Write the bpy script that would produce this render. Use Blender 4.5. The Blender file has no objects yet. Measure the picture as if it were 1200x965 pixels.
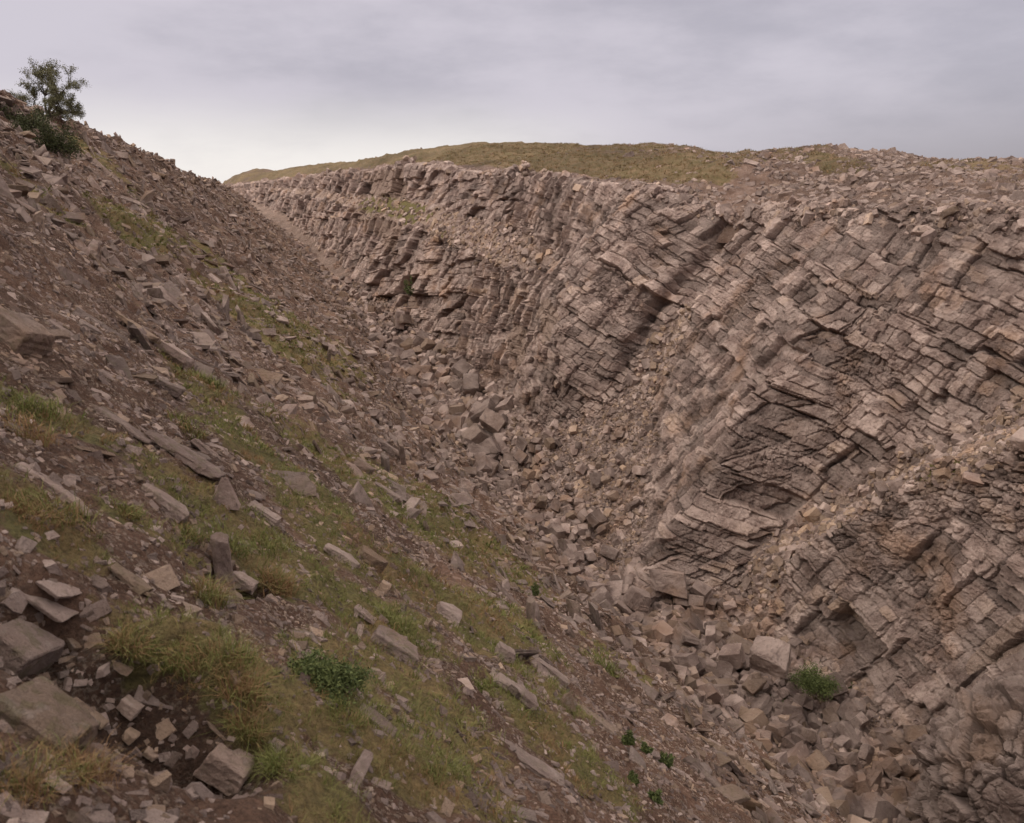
import bpy, bmesh, math, random
import numpy as np
from mathutils import Vector, Matrix
from mathutils.bvhtree import BVHTree

random.seed(7); RNG = np.random.default_rng(7)
SC = bpy.context.scene; COL = SC.collection
R = math.radians

# ------------------------------------------------------------------ camera
FPX = 942.0; PITCH = R(15.0)
cd = bpy.data.cameras.new('camera'); cam = bpy.data.objects.new('camera', cd); COL.objects.link(cam)
cam.location = (0, 0, 0); cam.rotation_euler = (R(90) - PITCH, 0, 0)
cd.sensor_width = 36; cd.lens = FPX / 1200 * 36; cd.clip_start = 0.1; cd.clip_end = 5000
cd.dof.use_dof = True; cd.dof.focus_distance = 38; cd.dof.aperture_fstop = 3.6
SC.camera = cam
def ray(u, v):
    xc = (u - 600) / FPX; yc = -(v - 482.5) / FPX
    cp, sp = math.cos(PITCH), math.sin(PITCH)
    return np.array([xc, cp + yc * sp, -sp + yc * cp])
def project(P):
    cp, sp = math.cos(PITCH), math.sin(PITCH)
    d = P[:, 1] * cp - P[:, 2] * sp
    y = P[:, 1] * sp + P[:, 2] * cp
    dd = np.where(d > .05, d, .05)
    return 600 + FPX * P[:, 0] / dd, 482.5 - FPX * y / dd, d
# gorge frame: s across (towards the cliff), q along (away from the viewer)
GA = R(24.5); NX, NY = math.cos(GA), math.sin(GA)
def W(s, q, z): return np.stack([s * NX - q * NY, s * NY + q * NX, z], -1)
def SQ(P): return P[..., 0] * NX + P[..., 1] * NY, -P[..., 0] * NY + P[..., 1] * NX

# ------------------------------------------------------------------ noise
_p = np.random.default_rng(3).permutation(256); _p = np.concatenate([_p, _p, _p])
_g = np.random.default_rng(5).normal(size=(256, 3)); _g /= np.linalg.norm(_g, axis=1)[:, None]
def perlin(x, y, z=0.0):
    x, y, z = np.broadcast_arrays(np.asarray(x, float), np.asarray(y, float), np.asarray(z, float))
    xi = np.floor(x).astype(int); yi = np.floor(y).astype(int); zi = np.floor(z).astype(int)
    xf, yf, zf = x - xi, y - yi, z - zi
    xi &= 255; yi &= 255; zi &= 255
    f = lambda t: t * t * t * (t * (t * 6 - 15) + 10)
    u, v, w = f(xf), f(yf), f(zf)
    def g(i, j, k):
        h = _p[_p[_p[xi + i] + yi + j] + zi + k]
        gr = _g[h]
        return gr[..., 0] * (xf - i) + gr[..., 1] * (yf - j) + gr[..., 2] * (zf - k)
    a = g(0, 0, 0) * (1 - u) + g(1, 0, 0) * u; b = g(0, 1, 0) * (1 - u) + g(1, 1, 0) * u
    c = g(0, 0, 1) * (1 - u) + g(1, 0, 1) * u; d = g(0, 1, 1) * (1 - u) + g(1, 1, 1) * u
    return ((a * (1 - v) + b * v) * (1 - w) + (c * (1 - v) + d * v) * w) * 1.5
def fbm(P, sc, oct=3, off=0.0, ridged=False):
    r = 0; a = 1.0; t = 0
    for i in range(oct):
        n = perlin(P[..., 0] * sc + off, P[..., 1] * sc + off * 1.7, P[..., 2] * sc + off * .3)
        if ridged: n = 1 - 2 * np.abs(n)
        r = r + n * a; t += a; a *= .5; sc *= 2.03
    return r / t
def hsh(a, b, c=0):
    a = np.asarray(a).astype(np.int64); b = np.asarray(b).astype(np.int64)
    h = (a * 73856093) ^ (b * 19349663) ^ (c * 83492791 + 12345)
    h = (h ^ (h >> 13)) * 1274126177 & 0x7fffffff
    h = (h ^ (h >> 15)) * 668265263 & 0x7fffffff
    return ((h >> 7) & 0xffff) / 65535.0
def sstep(a, b, x):
    t = np.clip((x - a) / (b - a), 0, 1); return t * t * (3 - 2 * t)

# ------------------------------------------------------------------ materials
def mat(name):
    m = bpy.data.materials.new(name); m.use_nodes = True
    nt = m.node_tree; nt.nodes.clear()
    out = nt.nodes.new('ShaderNodeOutputMaterial'); b = nt.nodes.new('ShaderNodeBsdfPrincipled')
    nt.links.new(b.outputs[0], out.inputs[0]); b.inputs['Roughness'].default_value = .9
    b.inputs['Specular IOR Level'].default_value = .25
    return m, nt, b
class G:
    def __init__(s, nt): s.nt = nt
    def n(s, t, **k):
        x = s.nt.nodes.new(t)
        for a, v in k.items(): setattr(x, a, v)
        return x
    def l(s, a, b): s.nt.links.new(a, b)
    def pos(s): return s.n('ShaderNodeNewGeometry').outputs['Position']
    def noise(s, v, sc, det=4, rough=.55):
        x = s.n('ShaderNodeTexNoise'); x.inputs['Scale'].default_value = sc
        x.inputs['Detail'].default_value = det; x.inputs['Roughness'].default_value = rough
        s.l(v, x.inputs['Vector']); return x.outputs['Fac']
    def voro(s, v, sc, feat='F1', out='Distance', rnd=1):
        x = s.n('ShaderNodeTexVoronoi', feature=feat); x.inputs['Scale'].default_value = sc
        x.inputs['Randomness'].default_value = rnd
        s.l(v, x.inputs['Vector']); return x.outputs[out]
    def ramp(s, f, a, b, lo=0., hi=1.):
        x = s.n('ShaderNodeMapRange'); x.interpolation_type = 'SMOOTHSTEP'
        s.l(f, x.inputs[0]); x.inputs[1].default_value = a; x.inputs[2].default_value = b
        x.inputs[3].default_value = lo; x.inputs[4].default_value = hi; return x.outputs[0]
    def m(s, op, a, b=0.):
        x = s.n('ShaderNodeMath', operation=op)
        for i, v in enumerate((a, b)):
            if isinstance(v, (int, float)): x.inputs[i].default_value = v
            else: s.l(v, x.inputs[i])
        return x.outputs[0]
    def mix(s, f, a, b):
        x = s.n('ShaderNodeMix', data_type='RGBA')
        for i, v in ((0, f), (6, a), (7, b)):
            if isinstance(v, (int, float)): x.inputs[i].default_value = v
            elif isinstance(v, tuple): x.inputs[i].default_value = (*v, 1)
            else: s.l(v, x.inputs[i])
        return x.outputs[2]
    def bump(s, h, dist, strength=1., prev=None):
        x = s.n('ShaderNodeBump'); x.inputs['Distance'].default_value = dist; x.inputs['Strength'].default_value = strength
        s.l(h, x.inputs['Height'])
        if prev is not None: s.l(prev, x.inputs['Normal'])
        return x.outputs[0]
    def attr(s):
        a = s.n('ShaderNodeAttribute', attribute_name='tint'); x = s.n('ShaderNodeSeparateColor')
        s.l(a.outputs['Color'], x.inputs[0]); return x.outputs
    def mul(s, c, f):
        x = s.n('ShaderNodeMix', data_type='RGBA', blend_type='MULTIPLY'); x.inputs[0].default_value = 1
        s.l(c, x.inputs[6])
        y = s.n('ShaderNodeCombineColor')
        for i in range(3): s.l(f, y.inputs[i])
        s.l(y.outputs[0], x.inputs[7]); return x.outputs[2]

def rock_colour(g, P, at, light=(.50, .38, .325), dark=(.235, .163, .136)):
    n1 = g.noise(P, .9, 5); n2 = g.noise(P, 7, 5, .65); n3 = g.noise(P, 38, 4, .7)
    c = g.mix(g.ramp(n1, .3, .7), dark, light)
    c = g.mix(g.ramp(at[1], .62, 1.0, 0, .7), c, (.40, .275, .18))        # ochre iron-stained stones
    c = g.mix(g.ramp(n2, .56, .72, 0, .55), c, (.56, .455, .395))
    c = g.mix(g.ramp(n2, .44, .28, 0, .6), c, (.135, .092, .075))
    c = g.mix(g.ramp(n3, .62, .74, 0, .45), c, (.62, .55, .50))           # pale lichen
    rust = g.m('MULTIPLY', g.ramp(g.noise(P, .33, 6, .6), .52, .68), .55)
    c = g.mix(rust, c, (.36, .215, .135))
    mp = g.n('ShaderNodeMapping'); mp.inputs['Scale'].default_value = (1, 1, .22); g.l(P, mp.inputs[0])
    c = g.mix(g.ramp(g.noise(mp.outputs[0], 1.1, 5, .6), .56, .70, 0, .5), c, (.15, .105, .092))       # damp seams
    c = g.mul(c, g.ramp(at[0], 0, 1, .5, 1.3))
    return c
def m_cliff():
    m, nt, b = mat('cliff_rock'); g = G(nt); P = g.pos(); at = g.attr()
    c = rock_colour(g, P, at)
    soil = g.mix(g.noise(P, 2.5, 6), (.20, .13, .10), (.40, .29, .225))
    soil = g.mix(g.ramp(g.noise(P, 22, 3), .5, .68), soil, (.44, .34, .28))
    grass = g.mix(g.noise(P, 6, 5), (.115, .10, .035), (.19, .15, .06))
    c = g.mix(g.ramp(at[2], .15, .5), c, soil)
    c = g.mix(g.ramp(at[2], .62, .9), c, grass)
    g.l(c, b.inputs['Base Color'])
    h = g.m('ADD', g.m('MULTIPLY', g.noise(P, 5, 6, .65), 1.), g.m('MULTIPLY', g.voro(P, 6, 'DISTANCE_TO_EDGE'), .35))
    nn = g.bump(h, .22, 1.); nn = g.bump(g.noise(P, 26, 6, .75), .06, 1., nn)
    g.l(nn, b.inputs['Normal']); return m
def m_stone(name='loose_stone', light=(.50, .38, .325), dark=(.235, .163, .136)):
    m, nt, b = mat(name); g = G(nt); P = g.pos(); at = g.attr()
    c = rock_colour(g, P, at, light, dark)
    moss = g.m('MULTIPLY', at[2], g.ramp(g.noise(P, 9, 4), .5, .62))
    c = g.mix(moss, c, (.10, .095, .03))
    g.l(c, b.inputs['Base Color'])
    nn = g.bump(g.noise(P, 9, 6, .7), .10, .9); nn = g.bump(g.noise(P, 50, 5, .7), .02, 1., nn)
    g.l(nn, b.inputs['Normal']); return m
def m_ground(name, dirt_a, dirt_b, peb, grass_a, grass_b):
    m, nt, b = mat(name); g = G(nt); P = g.pos(); at = g.attr()
    c = g.mix(g.ramp(g.noise(P, .8, 5), .3, .7), dirt_a, dirt_b)
    vn = g.n('ShaderNodeTexVoronoi'); vn.inputs['Scale'].default_value = 34; g.l(P, vn.inputs['Vector'])
    sx = g.n('ShaderNodeSeparateColor'); g.l(vn.outputs['Color'], sx.inputs[0])
    pm = g.m('MULTIPLY', g.ramp(sx.outputs[0], .55, .62), g.ramp(g.noise(P, 40, 3, .7), .42, .55))
    pc = g.mix(sx.outputs[1], peb, tuple(x * .5 for x in peb))
    c = g.mix(g.m('MULTIPLY', pm, g.ramp(g.noise(P, 1.7, 3), .35, .6)), c, pc)
    c = g.mul(c, g.ramp(g.noise(P, 25, 4, .7), .3, .7, .65, 1.25))
    ga = g.mix(g.ramp(g.noise(P, 1.3, 4), .35, .65), grass_a, grass_b)
    ga = g.mul(ga, g.ramp(g.noise(P, 18, 5, .7), .3, .7, .6, 1.3))
    k = g.m('ADD', at[2], g.m('MULTIPLY', g.m('SUBTRACT', g.noise(P, 4, 5, .7), .5), 1.3))
    c = g.mix(g.ramp(k, .38, .62), c, ga)
    c = g.mul(c, g.ramp(at[0], 0, 1, .55, 1.45))
    g.l(c, b.inputs['Base Color'])
    h = g.m('ADD', g.noise(P, 6, 6, .75), g.m('MULTIPLY', g.voro(P, 34), -.15))
    nn = g.bump(h, .12, .9); nn = g.bump(g.noise(P, 45, 5, .7), .025, 1., nn)
    g.l(nn, b.inputs['Normal']); return m
def m_leaf(name, a, b_, c_=None):
    m, nt, b = mat(name); g = G(nt); P = g.pos(); at = g.attr()
    c = g.mix(at[0], a, b_)
    if c_: c = g.mix(g.ramp(at[1], .45, .75), c, c_)
    g.l(c, b.inputs['Base Color']); b.inputs['Roughness'].default_value = .75
    b.inputs['Subsurface Weight'].default_value = 0
    return m
M = dict(
    cliff=m_cliff(), stone=m_stone(),
    slope=m_ground('spoil_soil', (.085, .045, .029), (.18, .104, .070), (.40, .30, .23), (.15, .128, .048), (.215, .15, .068)),
    floor=m_ground('gravel_floor', (.15, .095, .07), (.26, .18, .14), (.48, .38, .32), (.07, .10, .03), (.13, .12, .04)),
    hill=m_ground('hill_turf', (.085, .048, .034), (.18, .115, .085), (.36, .27, .225), (.125, .095, .045), (.175, .118, .065)),
    blade=m_leaf('grass_blade', (.105, .12, .03), (.21, .195, .065), (.235, .135, .065)),
    hillblade=m_leaf('hill_grass_blade', (.13, .10, .04), (.21, .155, .075), (.25, .155, .08)),
    leaf=m_leaf('hawthorn_leaf', (.09, .088, .045), (.19, .175, .09)),
    darkleaf=m_leaf('bush_leaf', (.035, .042, .016), (.075, .08, .03)),
    green=m_leaf('green_leaf', (.05, .068, .022), (.13, .15, .048)),
    bark=mat('bark')[0])
M['bark'].node_tree.nodes['Principled BSDF'].inputs['Base Color'].default_value = (.075, .055, .045, 1)

# ------------------------------------------------------------------ mesh helpers
def raw_mesh(name, V, loops, starts, tint=None, smooth=False):
    me = bpy.data.meshes.new(name)
    V = np.ascontiguousarray(V, np.float32)
    me.vertices.add(len(V)); me.vertices.foreach_set('co', V.ravel())
    me.loops.add(len(loops)); me.loops.foreach_set('vertex_index', np.ascontiguousarray(loops, np.int32))
    me.polygons.add(len(starts)); me.polygons.foreach_set('loop_start', np.ascontiguousarray(starts, np.int32))
    me.polygons.foreach_set('use_smooth', np.full(len(starts), smooth, bool))
    if tint is not None:
        a = me.attributes.new('tint', 'FLOAT_COLOR', 'POINT')
        t = np.ones((len(V), 4), np.float32); t[:, :3] = tint; a.data.foreach_set('color', t.ravel())
    me.update(calc_edges=True); me.validate(verbose=False)
    return me
def link(name, me, m, parent=None, loc=None):
    o = bpy.data.objects.new(name, me); COL.objects.link(o); me.materials.append(m)
    if parent: o.parent = parent
    if loc is not None: o.location = loc
    return o
def tag(o, label=None, cat=None, group=None, kind=None):
    if label: o['label'] = label
    if cat: o['category'] = cat
    if group: o['group'] = group
    if kind or label: o['kind'] = kind or 'thing'
    return o
def grid_mesh(name, P, tint, smooth=False):
    a, b = P.shape[:2]
    idx = np.arange(a * b).reshape(a, b)
    f = np.stack([idx[:-1, :-1], idx[:-1, 1:], idx[1:, 1:], idx[1:, :-1]], -1).reshape(-1, 4)
    return raw_mesh(name, P.reshape(-1, 3), f.ravel(), np.arange(len(f)) * 4, tint.reshape(-1, 3), smooth)
def grid_normals(P):
    du = np.gradient(P, axis=0); dv = np.gradient(P, axis=1)
    n = np.cross(dv, du); n /= np.linalg.norm(n, axis=-1)[..., None] + 1e-9
    return n

# ------------------------------------------------------------------ terrain lines
def from_px(pts):
    """(u, v, 's'|'t'|'z', value) -> arrays q, s, z sorted by q"""
    out = []
    for u, v, k, val in pts:
        d = ray(u, v); s, q = SQ(d)
        t = val / s if k == 's' else val / d[2] if k == 'z' else val
        out.append((q * t, s * t, d[2] * t))
    out.sort(); a = np.array(out); return a[:, 0], a[:, 1], a[:, 2]
def Cq(q): return np.interp(q, [-60, 30, 62, 85, 105, 130, 160, 220, 300, 450], [0, 0, 3.6, 8.0, 11.6, 15.6, 20.5, 26, 30, 34])
def ZF(q): return np.interp(q, [-60, 5, 45, 60, 85, 110, 157, 220, 300, 450], [-21, -20.6, -20, -18.6, -16, -13.4, -9.6, -5, -2, 2])
KS = .88
def foot_left(q):
    z = ZF(q); return Cq(q) + (-2.8 - z) / KS, z
rimq, rims, rimz = from_px([(1180, 240, 's', 36.5), (1000, 243, 's', 36.5), (900, 246, 's', 36.5), (822, 245, 's', 36),
    (760, 222, 's', 34.5), (680, 216, 's', 35), (600, 206, 's', 35.5), (500, 197, 's', 36), (420, 201, 's', 37), (340, 211, 's', 38.5), (292, 216, 's', 38)])
crq, crs, crz = from_px([(1400, 200, 's', 56), (1200, 188, 's', 56), (1120, 184, 's', 56), (1080, 183, 's', 56), (1040, 176, 's', 56), (960, 169, 's', 57), (900, 179, 's', 58), (850, 180, 's', 60),
    (800, 172, 's', 64), (762, 170, 's', 68), (715, 176, 's', 64), (665, 166, 's', 60), (560, 168, 's', 58), (520, 172, 's', 58), (470, 182, 's', 58), (430, 189, 's', 58), (400, 190, 's', 60), (340, 197, 's', 60),
    (322, 203, 's', 60), (312, 198, 's', 58), (298, 198, 's', 56), (285, 206, 's', 54), (268, 213, 's', 50)])
lcq, lcs, lcz = from_px([(-250, 30, 't', 44), (-120, 70, 't', 46), (0, 108, 't', 50), (30, 120, 't', 53), (60, 131, 't', 56), (95, 147, 't', 62), (150, 166, 't', 72), (185, 184, 't', 82), (212, 201, 't', 92),
    (240, 208, 't', 110), (262, 215, 't', 140)])
lcq = np.concatenate([[-60, 0, 25], lcq, [230, 450]]); lcs = np.concatenate([[-16, -12, -10], lcs, [27, 34]]); lcz = np.concatenate([[7, 7, 7], lcz, [-1.5, -3]])
FD = [(-60, 27), (0, 25.6), (8, 22.8), (12, 22.3), (15, 24.6), (20, 25.2), (25, 25.4), (27.5, 25.6), (29.2, 25.4), (30.5, 23.4), (31.8, 21.5), (34, 23.4), (36, 25.0), (40, 27.6), (42, 29.4), (43.5, 29.6), (45, 27.6), (47, 26), (50, 24.6), (54, 24.4), (57, 26.6), (62, 27.4), (70, 27.6), (83, 28.2), (100, 28), (123, 28.4), (160, 31.5), (220, 34.5), (300, 36), (450, 38)]
def line_D(q):
    a = np.array(FD); z = ZF(q) + np.interp(q, [-60, 25, 31.5, 34, 36, 41, 43, 45, 47, 50, 54, 80, 120, 450], [.3, .3, .5, 1.4, 2.6, 6.1, 8.4, 6.5, 4.6, 3.0, 2.4, 1.6, 1., .5])
    return np.interp(q, a[:, 0], a[:, 1]), z
def line_F(q): return np.interp(q, np.concatenate([[-60, 5], rimq, [450]]), np.concatenate([[37, 36.6], rims, [40]])), np.interp(q, np.concatenate([[-60, 5], rimq, [450]]), np.concatenate([[0, -.2], rimz, [4]]))
# lower tier top (E1) and upper tier foot (E2): (q, s, z)
E1 = np.array([(-60, 31, -10), (0, 30, -9.6), (8, 29.2, -9.8), (13, 29.2, -9.0), (18, 29.3, -8.7), (22, 28.8, -11.0), (25, 28.0, -14.3), (27, 27.0, -16.9), (29.2, 26.6, -18.3), (30.5, 25.8, -16.9), (32, 25.0, -15), (34, 26.8, -13.4), (36, 28.4, -12.0), (40, 30.0, -10.0), (42, 31, -9.2), (43.5, 31.2, -9), (45, 29, -9.6), (47, 28, -9.4), (50, 26.8, -9.2), (54, 26.8, -8.6), (57.5, 29.6, -8), (66, 30.2, -6.5), (83, 31.0, -5.0), (100, 31.2, -3.6), (123, 32.2, -2.6), (160, 34, -1), (220, 36.5, 1), (300, 37.2, 2.4), (450, 39, 3)])
E2 = np.array([(-60, 32.5, -9.5), (0, 32, -9.3), (8, 32.4, -8.6), (13, 32.6, -8.2), (18, 32.6, -7.9), (22, 32.0, -10.2), (25, 31.0, -13.1), (27, 30.0, -15.4), (29.2, 28.6, -17.0), (30.5, 28.0, -14.2), (32, 27.6, -11.6), (34, 29.0, -10.0), (36, 30.4, -8.8), (40, 31.7, -7.2), (42, 32.4, -6.4), (43.5, 32.6, -6.2), (45.2, 30.6, -6.4), (47, 29.8, -6), (50, 28.8, -5.6), (54, 29, -5), (58, 32, -4.4), (66, 33.0, -3.6), (83, 33.8, -2.2), (100, 34.4, -1.0), (123, 35.0, 0), (160, 36, 1), (220, 37.4, 2.2), (300, 37.6, 3.0), (450, 39.4, 3.4)])
def linearr(A, q): return np.interp(q, A[:, 0], A[:, 1]), np.interp(q, A[:, 0], A[:, 2])

def dist_of(P): return np.maximum(np.linalg.norm(P, axis=-1), 1.0)
def loft(q, lines, fr):
    """lines: list of (s(q), z(q)); fr: positions in 0..len(lines)-1"""
    S = np.stack([l[0] for l in lines], 1); Z = np.stack([l[1] for l in lines], 1)
    i = np.clip(np.floor(fr).astype(int), 0, len(lines) - 2); f = fr - i
    s = S[:, i] * (1 - f) + S[:, i + 1] * f; z = Z[:, i] * (1 - f) + Z[:, i + 1] * f
    return W(s, np.broadcast_to(q[:, None], s.shape), z)
def qsteps(q0, q1, k, mn, centre=0, obl=0.):
    out = [q0]; q = q0
    while q < q1:
        d = math.hypot(abs(q - centre), mn)
        q += k * d * (1 + obl * max(0, q) / 100); out.append(q)
    return np.array(out)
def smooth_q(fn, q, w):
    s = 0; z = 0; n = 0
    for o, k in ((-1, 1), (-.5, 2), (0, 3), (.5, 2), (1, 1)):
        a, b = fn(q + o * w); s = s + a * k; z = z + b * k; n += k
    return s / n, z / n

# grass and soil patches, filled after the coarse terrain exists
PATCH = []
def patch_mask(s, q, kind):
    m = np.zeros_like(s)
    for k, a, b, r in PATCH:
        if k != kind: continue
        ab = (b[0] - a[0], b[1] - a[1]); L = ab[0] ** 2 + ab[1] ** 2 + 1e-6
        t = np.clip(((s - a[0]) * ab[0] + (q - a[1]) * ab[1]) / L, 0, 1)
        d = np.hypot(s - a[0] - t * ab[0], q - a[1] - t * ab[1])
        m = np.maximum(m, 1 - sstep(.35 * r, 1.25 * r, d))
    return m

# ---- left slope
def slope_base(q, fr):
    c = smooth_q(lambda x: (np.interp(x, lcq, lcs), np.interp(x, lcq, lcz)), q, .5)
    cz = np.interp(q, lcq, lcz); cs = np.interp(q, lcq, lcs)
    fs, fz = smooth_q(foot_left, q, 3)
    pl = lambda s, dz=0: (s, -2.8 - KS * (s - smooth_q(lambda x: (Cq(x), x), q, 6)[0]) + dz)
    # mid point a little below the crest follows the slope plane
    m1s = cs + (fs - cs) * .30; m2s = cs + (fs - cs) * .62
    z1 = pl(m1s)[1]; z2 = pl(m2s)[1]
    # near the top the slope eases into the crest
    return loft(q, [(cs - 60, cz - 9), (cs - 4, cz - .8), (cs, cz), (m1s, z1), (m2s, z2), (fs - 1.2, fz + 1.2 * KS + .0), (fs + .8, fz + .25), (fs + 4, fz - 2.6)], fr)
def nonuni(lo, hi, n): return np.linspace(lo, hi, n)
_sl_cache = {}
def build_slope(kq, nrow, disp=True):
    q = qsteps(-14, 430, kq, 3.2, 3, .5)
    fr = np.concatenate([np.linspace(0, 1, 8)[:-1], np.linspace(1, 2, max(6, nrow // 10))[:-1], np.linspace(2, 3, nrow // 3)[:-1], np.linspace(3, 5, nrow // 2)[:-1], np.linspace(5, 6, nrow // 12)[:-1], np.linspace(6, 7, 6)])
    P = slope_base(q, fr)
    s, qq = SQ(P)
    n = grid_normals(P)
    big = fbm(P, .09, 3, 5) * 1.5 * np.clip(dist_of(P) / 45, .12, 1)
    med = fbm(P, .45, 4, 9) * .34 * np.clip(dist_of(P) / 20, .3, 1)
    far = np.clip(dist_of(P) / 30, 0, 1)
    ledge = np.abs(fbm(P * [1, 1, 1.6], .33, 3, 31)) * .95 * far + np.abs(fbm(P, 1.1, 3, 37)) * .3 * far
    crest = np.exp(-((fr[None, :] - 2) / .35) ** 2) * fbm(P, .5, 4, 77) * .9 * far
    foot = sstep(5.9, 5.2, fr)[None, :]
    D = (big * foot + med - ledge + crest)
    hol = patch_mask(s, qq, 'hollow'); lip = patch_mask(s, qq, 'lip')
    D = D - .42 * hol + .2 * lip * (.7 + fbm(P, 2.2, 3, 3))
    if disp:
        D = D + fbm(P, 2.2, 4, 41) * .09 + np.abs(fbm(P, 5.5, 3, 17)) * .05
    P = P + n * D[..., None]
    return q, fr, P
BV = {}
def coarse_bvh(parts):
    V = []; F = []; o = 0
    for P in parts:
        a, b = P.shape[:2]; idx = np.arange(a * b).reshape(a, b) + o
        F += np.stack([idx[:-1, :-1], idx[:-1, 1:], idx[1:, 1:], idx[1:, :-1]], -1).reshape(-1, 4).tolist()
        V += P.reshape(-1, 3).tolist(); o += a * b
    return BVHTree.FromPolygons(V, F)

# ---- cliff
def cliff_lines(q):
    Dl = smooth_q(line_D, q, .7); F = smooth_q(line_F, q, 1.0)
    e1 = smooth_q(lambda x: linearr(E1, x), q, .7); e2 = smooth_q(lambda x: linearr(E2, x), q, .7)
    return [(Dl[0] - .8, Dl[1] - 2.4), Dl, e1, e2, F, (F[0] + 2.2, F[1] + .15)]
def beds(c, th, seed, jit=.42):
    i = np.floor(c / th); f = c / th - i
    # jittered boundaries
    lo = jit * (hsh(i, seed) - .5); hi = 1 + jit * (hsh(i + 1, seed) - .5)
    i2 = np.where(f < lo, i - 1, np.where(f > hi, i + 1, i))
    lo = i2 + jit * (hsh(i2, seed) - .5); hi = i2 + 1 + jit * (hsh(i2 + 1, seed) - .5)
    x = c / th
    return i2, (x - lo) * th, (hi - x) * th
def dipD(q): return np.interp(q, [-60, 0, 30, 58, 75, 100, 450], [-15, 0, 7.8, 16.5, 19.5, 21.5, 31])
def blocky(P, q, z, s, sc):
    """returns displacement, block id tone, crack closeness"""
    wx = fbm(P, .35, 2, 2) ; wy = fbm(P, 1.3, 2, 12)
    wl = fbm(P, .11, 2, 52)
    b = z - dipD(q) + .14 * (s - 28) * (1 - sstep(50, 70, q)) + wl * .35 + wx * .16 + wy * .05
    lean = np.interp(q, [0, 40, 60, 450], [.42, .36, .30, .22])
    j = q + lean * z + .2 * s + fbm(P, .15, 2, 22) * 1.3 + fbm(P, 1.6, 2, 32) * .10
    # small offsets across the master joints break the beds into steps
    ja = j + fbm(P, .3, 2, 62) * .8
    b = b + (hsh(np.floor(ja / 3.1), 7, 71) - .5) * .5 + (hsh(np.floor(ja / 1.25), 9, 72) - .5) * .26
    # coarse
    tall = np.interp(q, [0, 58, 75, 450], [1, 1, .52, .45]); th = 1.45; bi, b0, b1 = beds(b / sc, th, 11, .7)
    wd = (1.3 + 1.5 * hsh(bi, 5)) * tall
    ji, j0, j1 = beds(j / sc / wd + 17.3 * hsh(bi, 9), 1.0, 101, .7)
    h1 = hsh(bi, ji, 1); far = sstep(50, 62, q)
    def soften(lo, hi, i, along, cell, seed, keep):
        k = np.where(lo < hi, i, i + 1); m = np.minimum(lo, hi)
        return m, keep + (1 - keep) * sstep(.25, .75, hsh(k, np.floor(along / cell + hsh(k, seed) * 5), seed))
    eb, sb = soften(b0, b1, bi, j, 2.4, 61, .10); ej, sj = soften(j0, j1, ji, b, 3.0, 62, .25); ej = ej * wd
    crack = lambda e_, w_: 1 - sstep(.015, w_, e_)
    d1 = (h1 - .5) * (.42 + .35 * far) * sc + (hsh(bi, 77) - .5) * .25 * sc * (1 - .6 * far) + (hsh(ji, np.floor(b / 5), 78) - .5) * (.1 + .6 * far) * sc
    d1 = d1 + (hsh(bi, ji, 2) - .5) * .26 * (b0 - th / 2) * sc + (hsh(bi, ji, 3) - .5) * .32 * (j0 - .5) * wd * sc
    d1 = d1 - .24 * np.maximum(crack(eb * sc, .075) * sb * (1 - .4 * far), crack(ej * sc, .085) * sj * (1 + .5 * far))
    d1 = d1 - .5 * (hsh(bi, ji, 13) > .965) * sc * sstep(.0, .12, np.minimum(eb, ej))
    # fine
    th2 = .5; ci, c0, c1 = beds(b / sc + .31, th2, 21, .7)
    wd2 = .5 + .9 * hsh(ci, 15)
    ki, k0, k1 = beds(j / sc / wd2 + 13.7 * hsh(ci, 19), 1.0, 201, .75)
    h2 = hsh(ci, ki, 4)
    ec, s_c = soften(c0, c1, ci, j, 1.1, 63, .12); ek, s_k = soften(k0, k1, ki, b, 1.0, 64, .12); ek = ek * wd2
    d2 = (h2 - .5) * .22 * sc + (hsh(ci, ki, 5) - .5) * .34 * (c0 - th2 / 2) * sc + (hsh(ci, ki, 6) - .5) * .34 * (k0 - .5) * wd2 * sc
    d2 = d2 - .15 * np.maximum(crack(ec * sc, .06) * s_c, crack(ek * sc, .06) * s_k)
    d2 = d2 - .28 * (hsh(ci, ki, 7) > .965)
    # tiny
    th3 = .24; mi, m0, m1 = beds(b / sc, th3, 31, .6)
    wd3 = .25 + .4 * hsh(mi, 25)
    ni, n0, n1 = beds(j / sc / wd3 + 11.7 * hsh(mi, 29), 1.0, 301, .75)
    e3 = np.minimum(np.minimum(m0, m1), np.minimum(n0, n1) * wd3) * sc
    d3 = (hsh(mi, ni, 8) - .5) * .09 * sc - .05 * (1 - sstep(0, .05 * sc, e3))
    return d1, d2, d3, h1, h2
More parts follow.
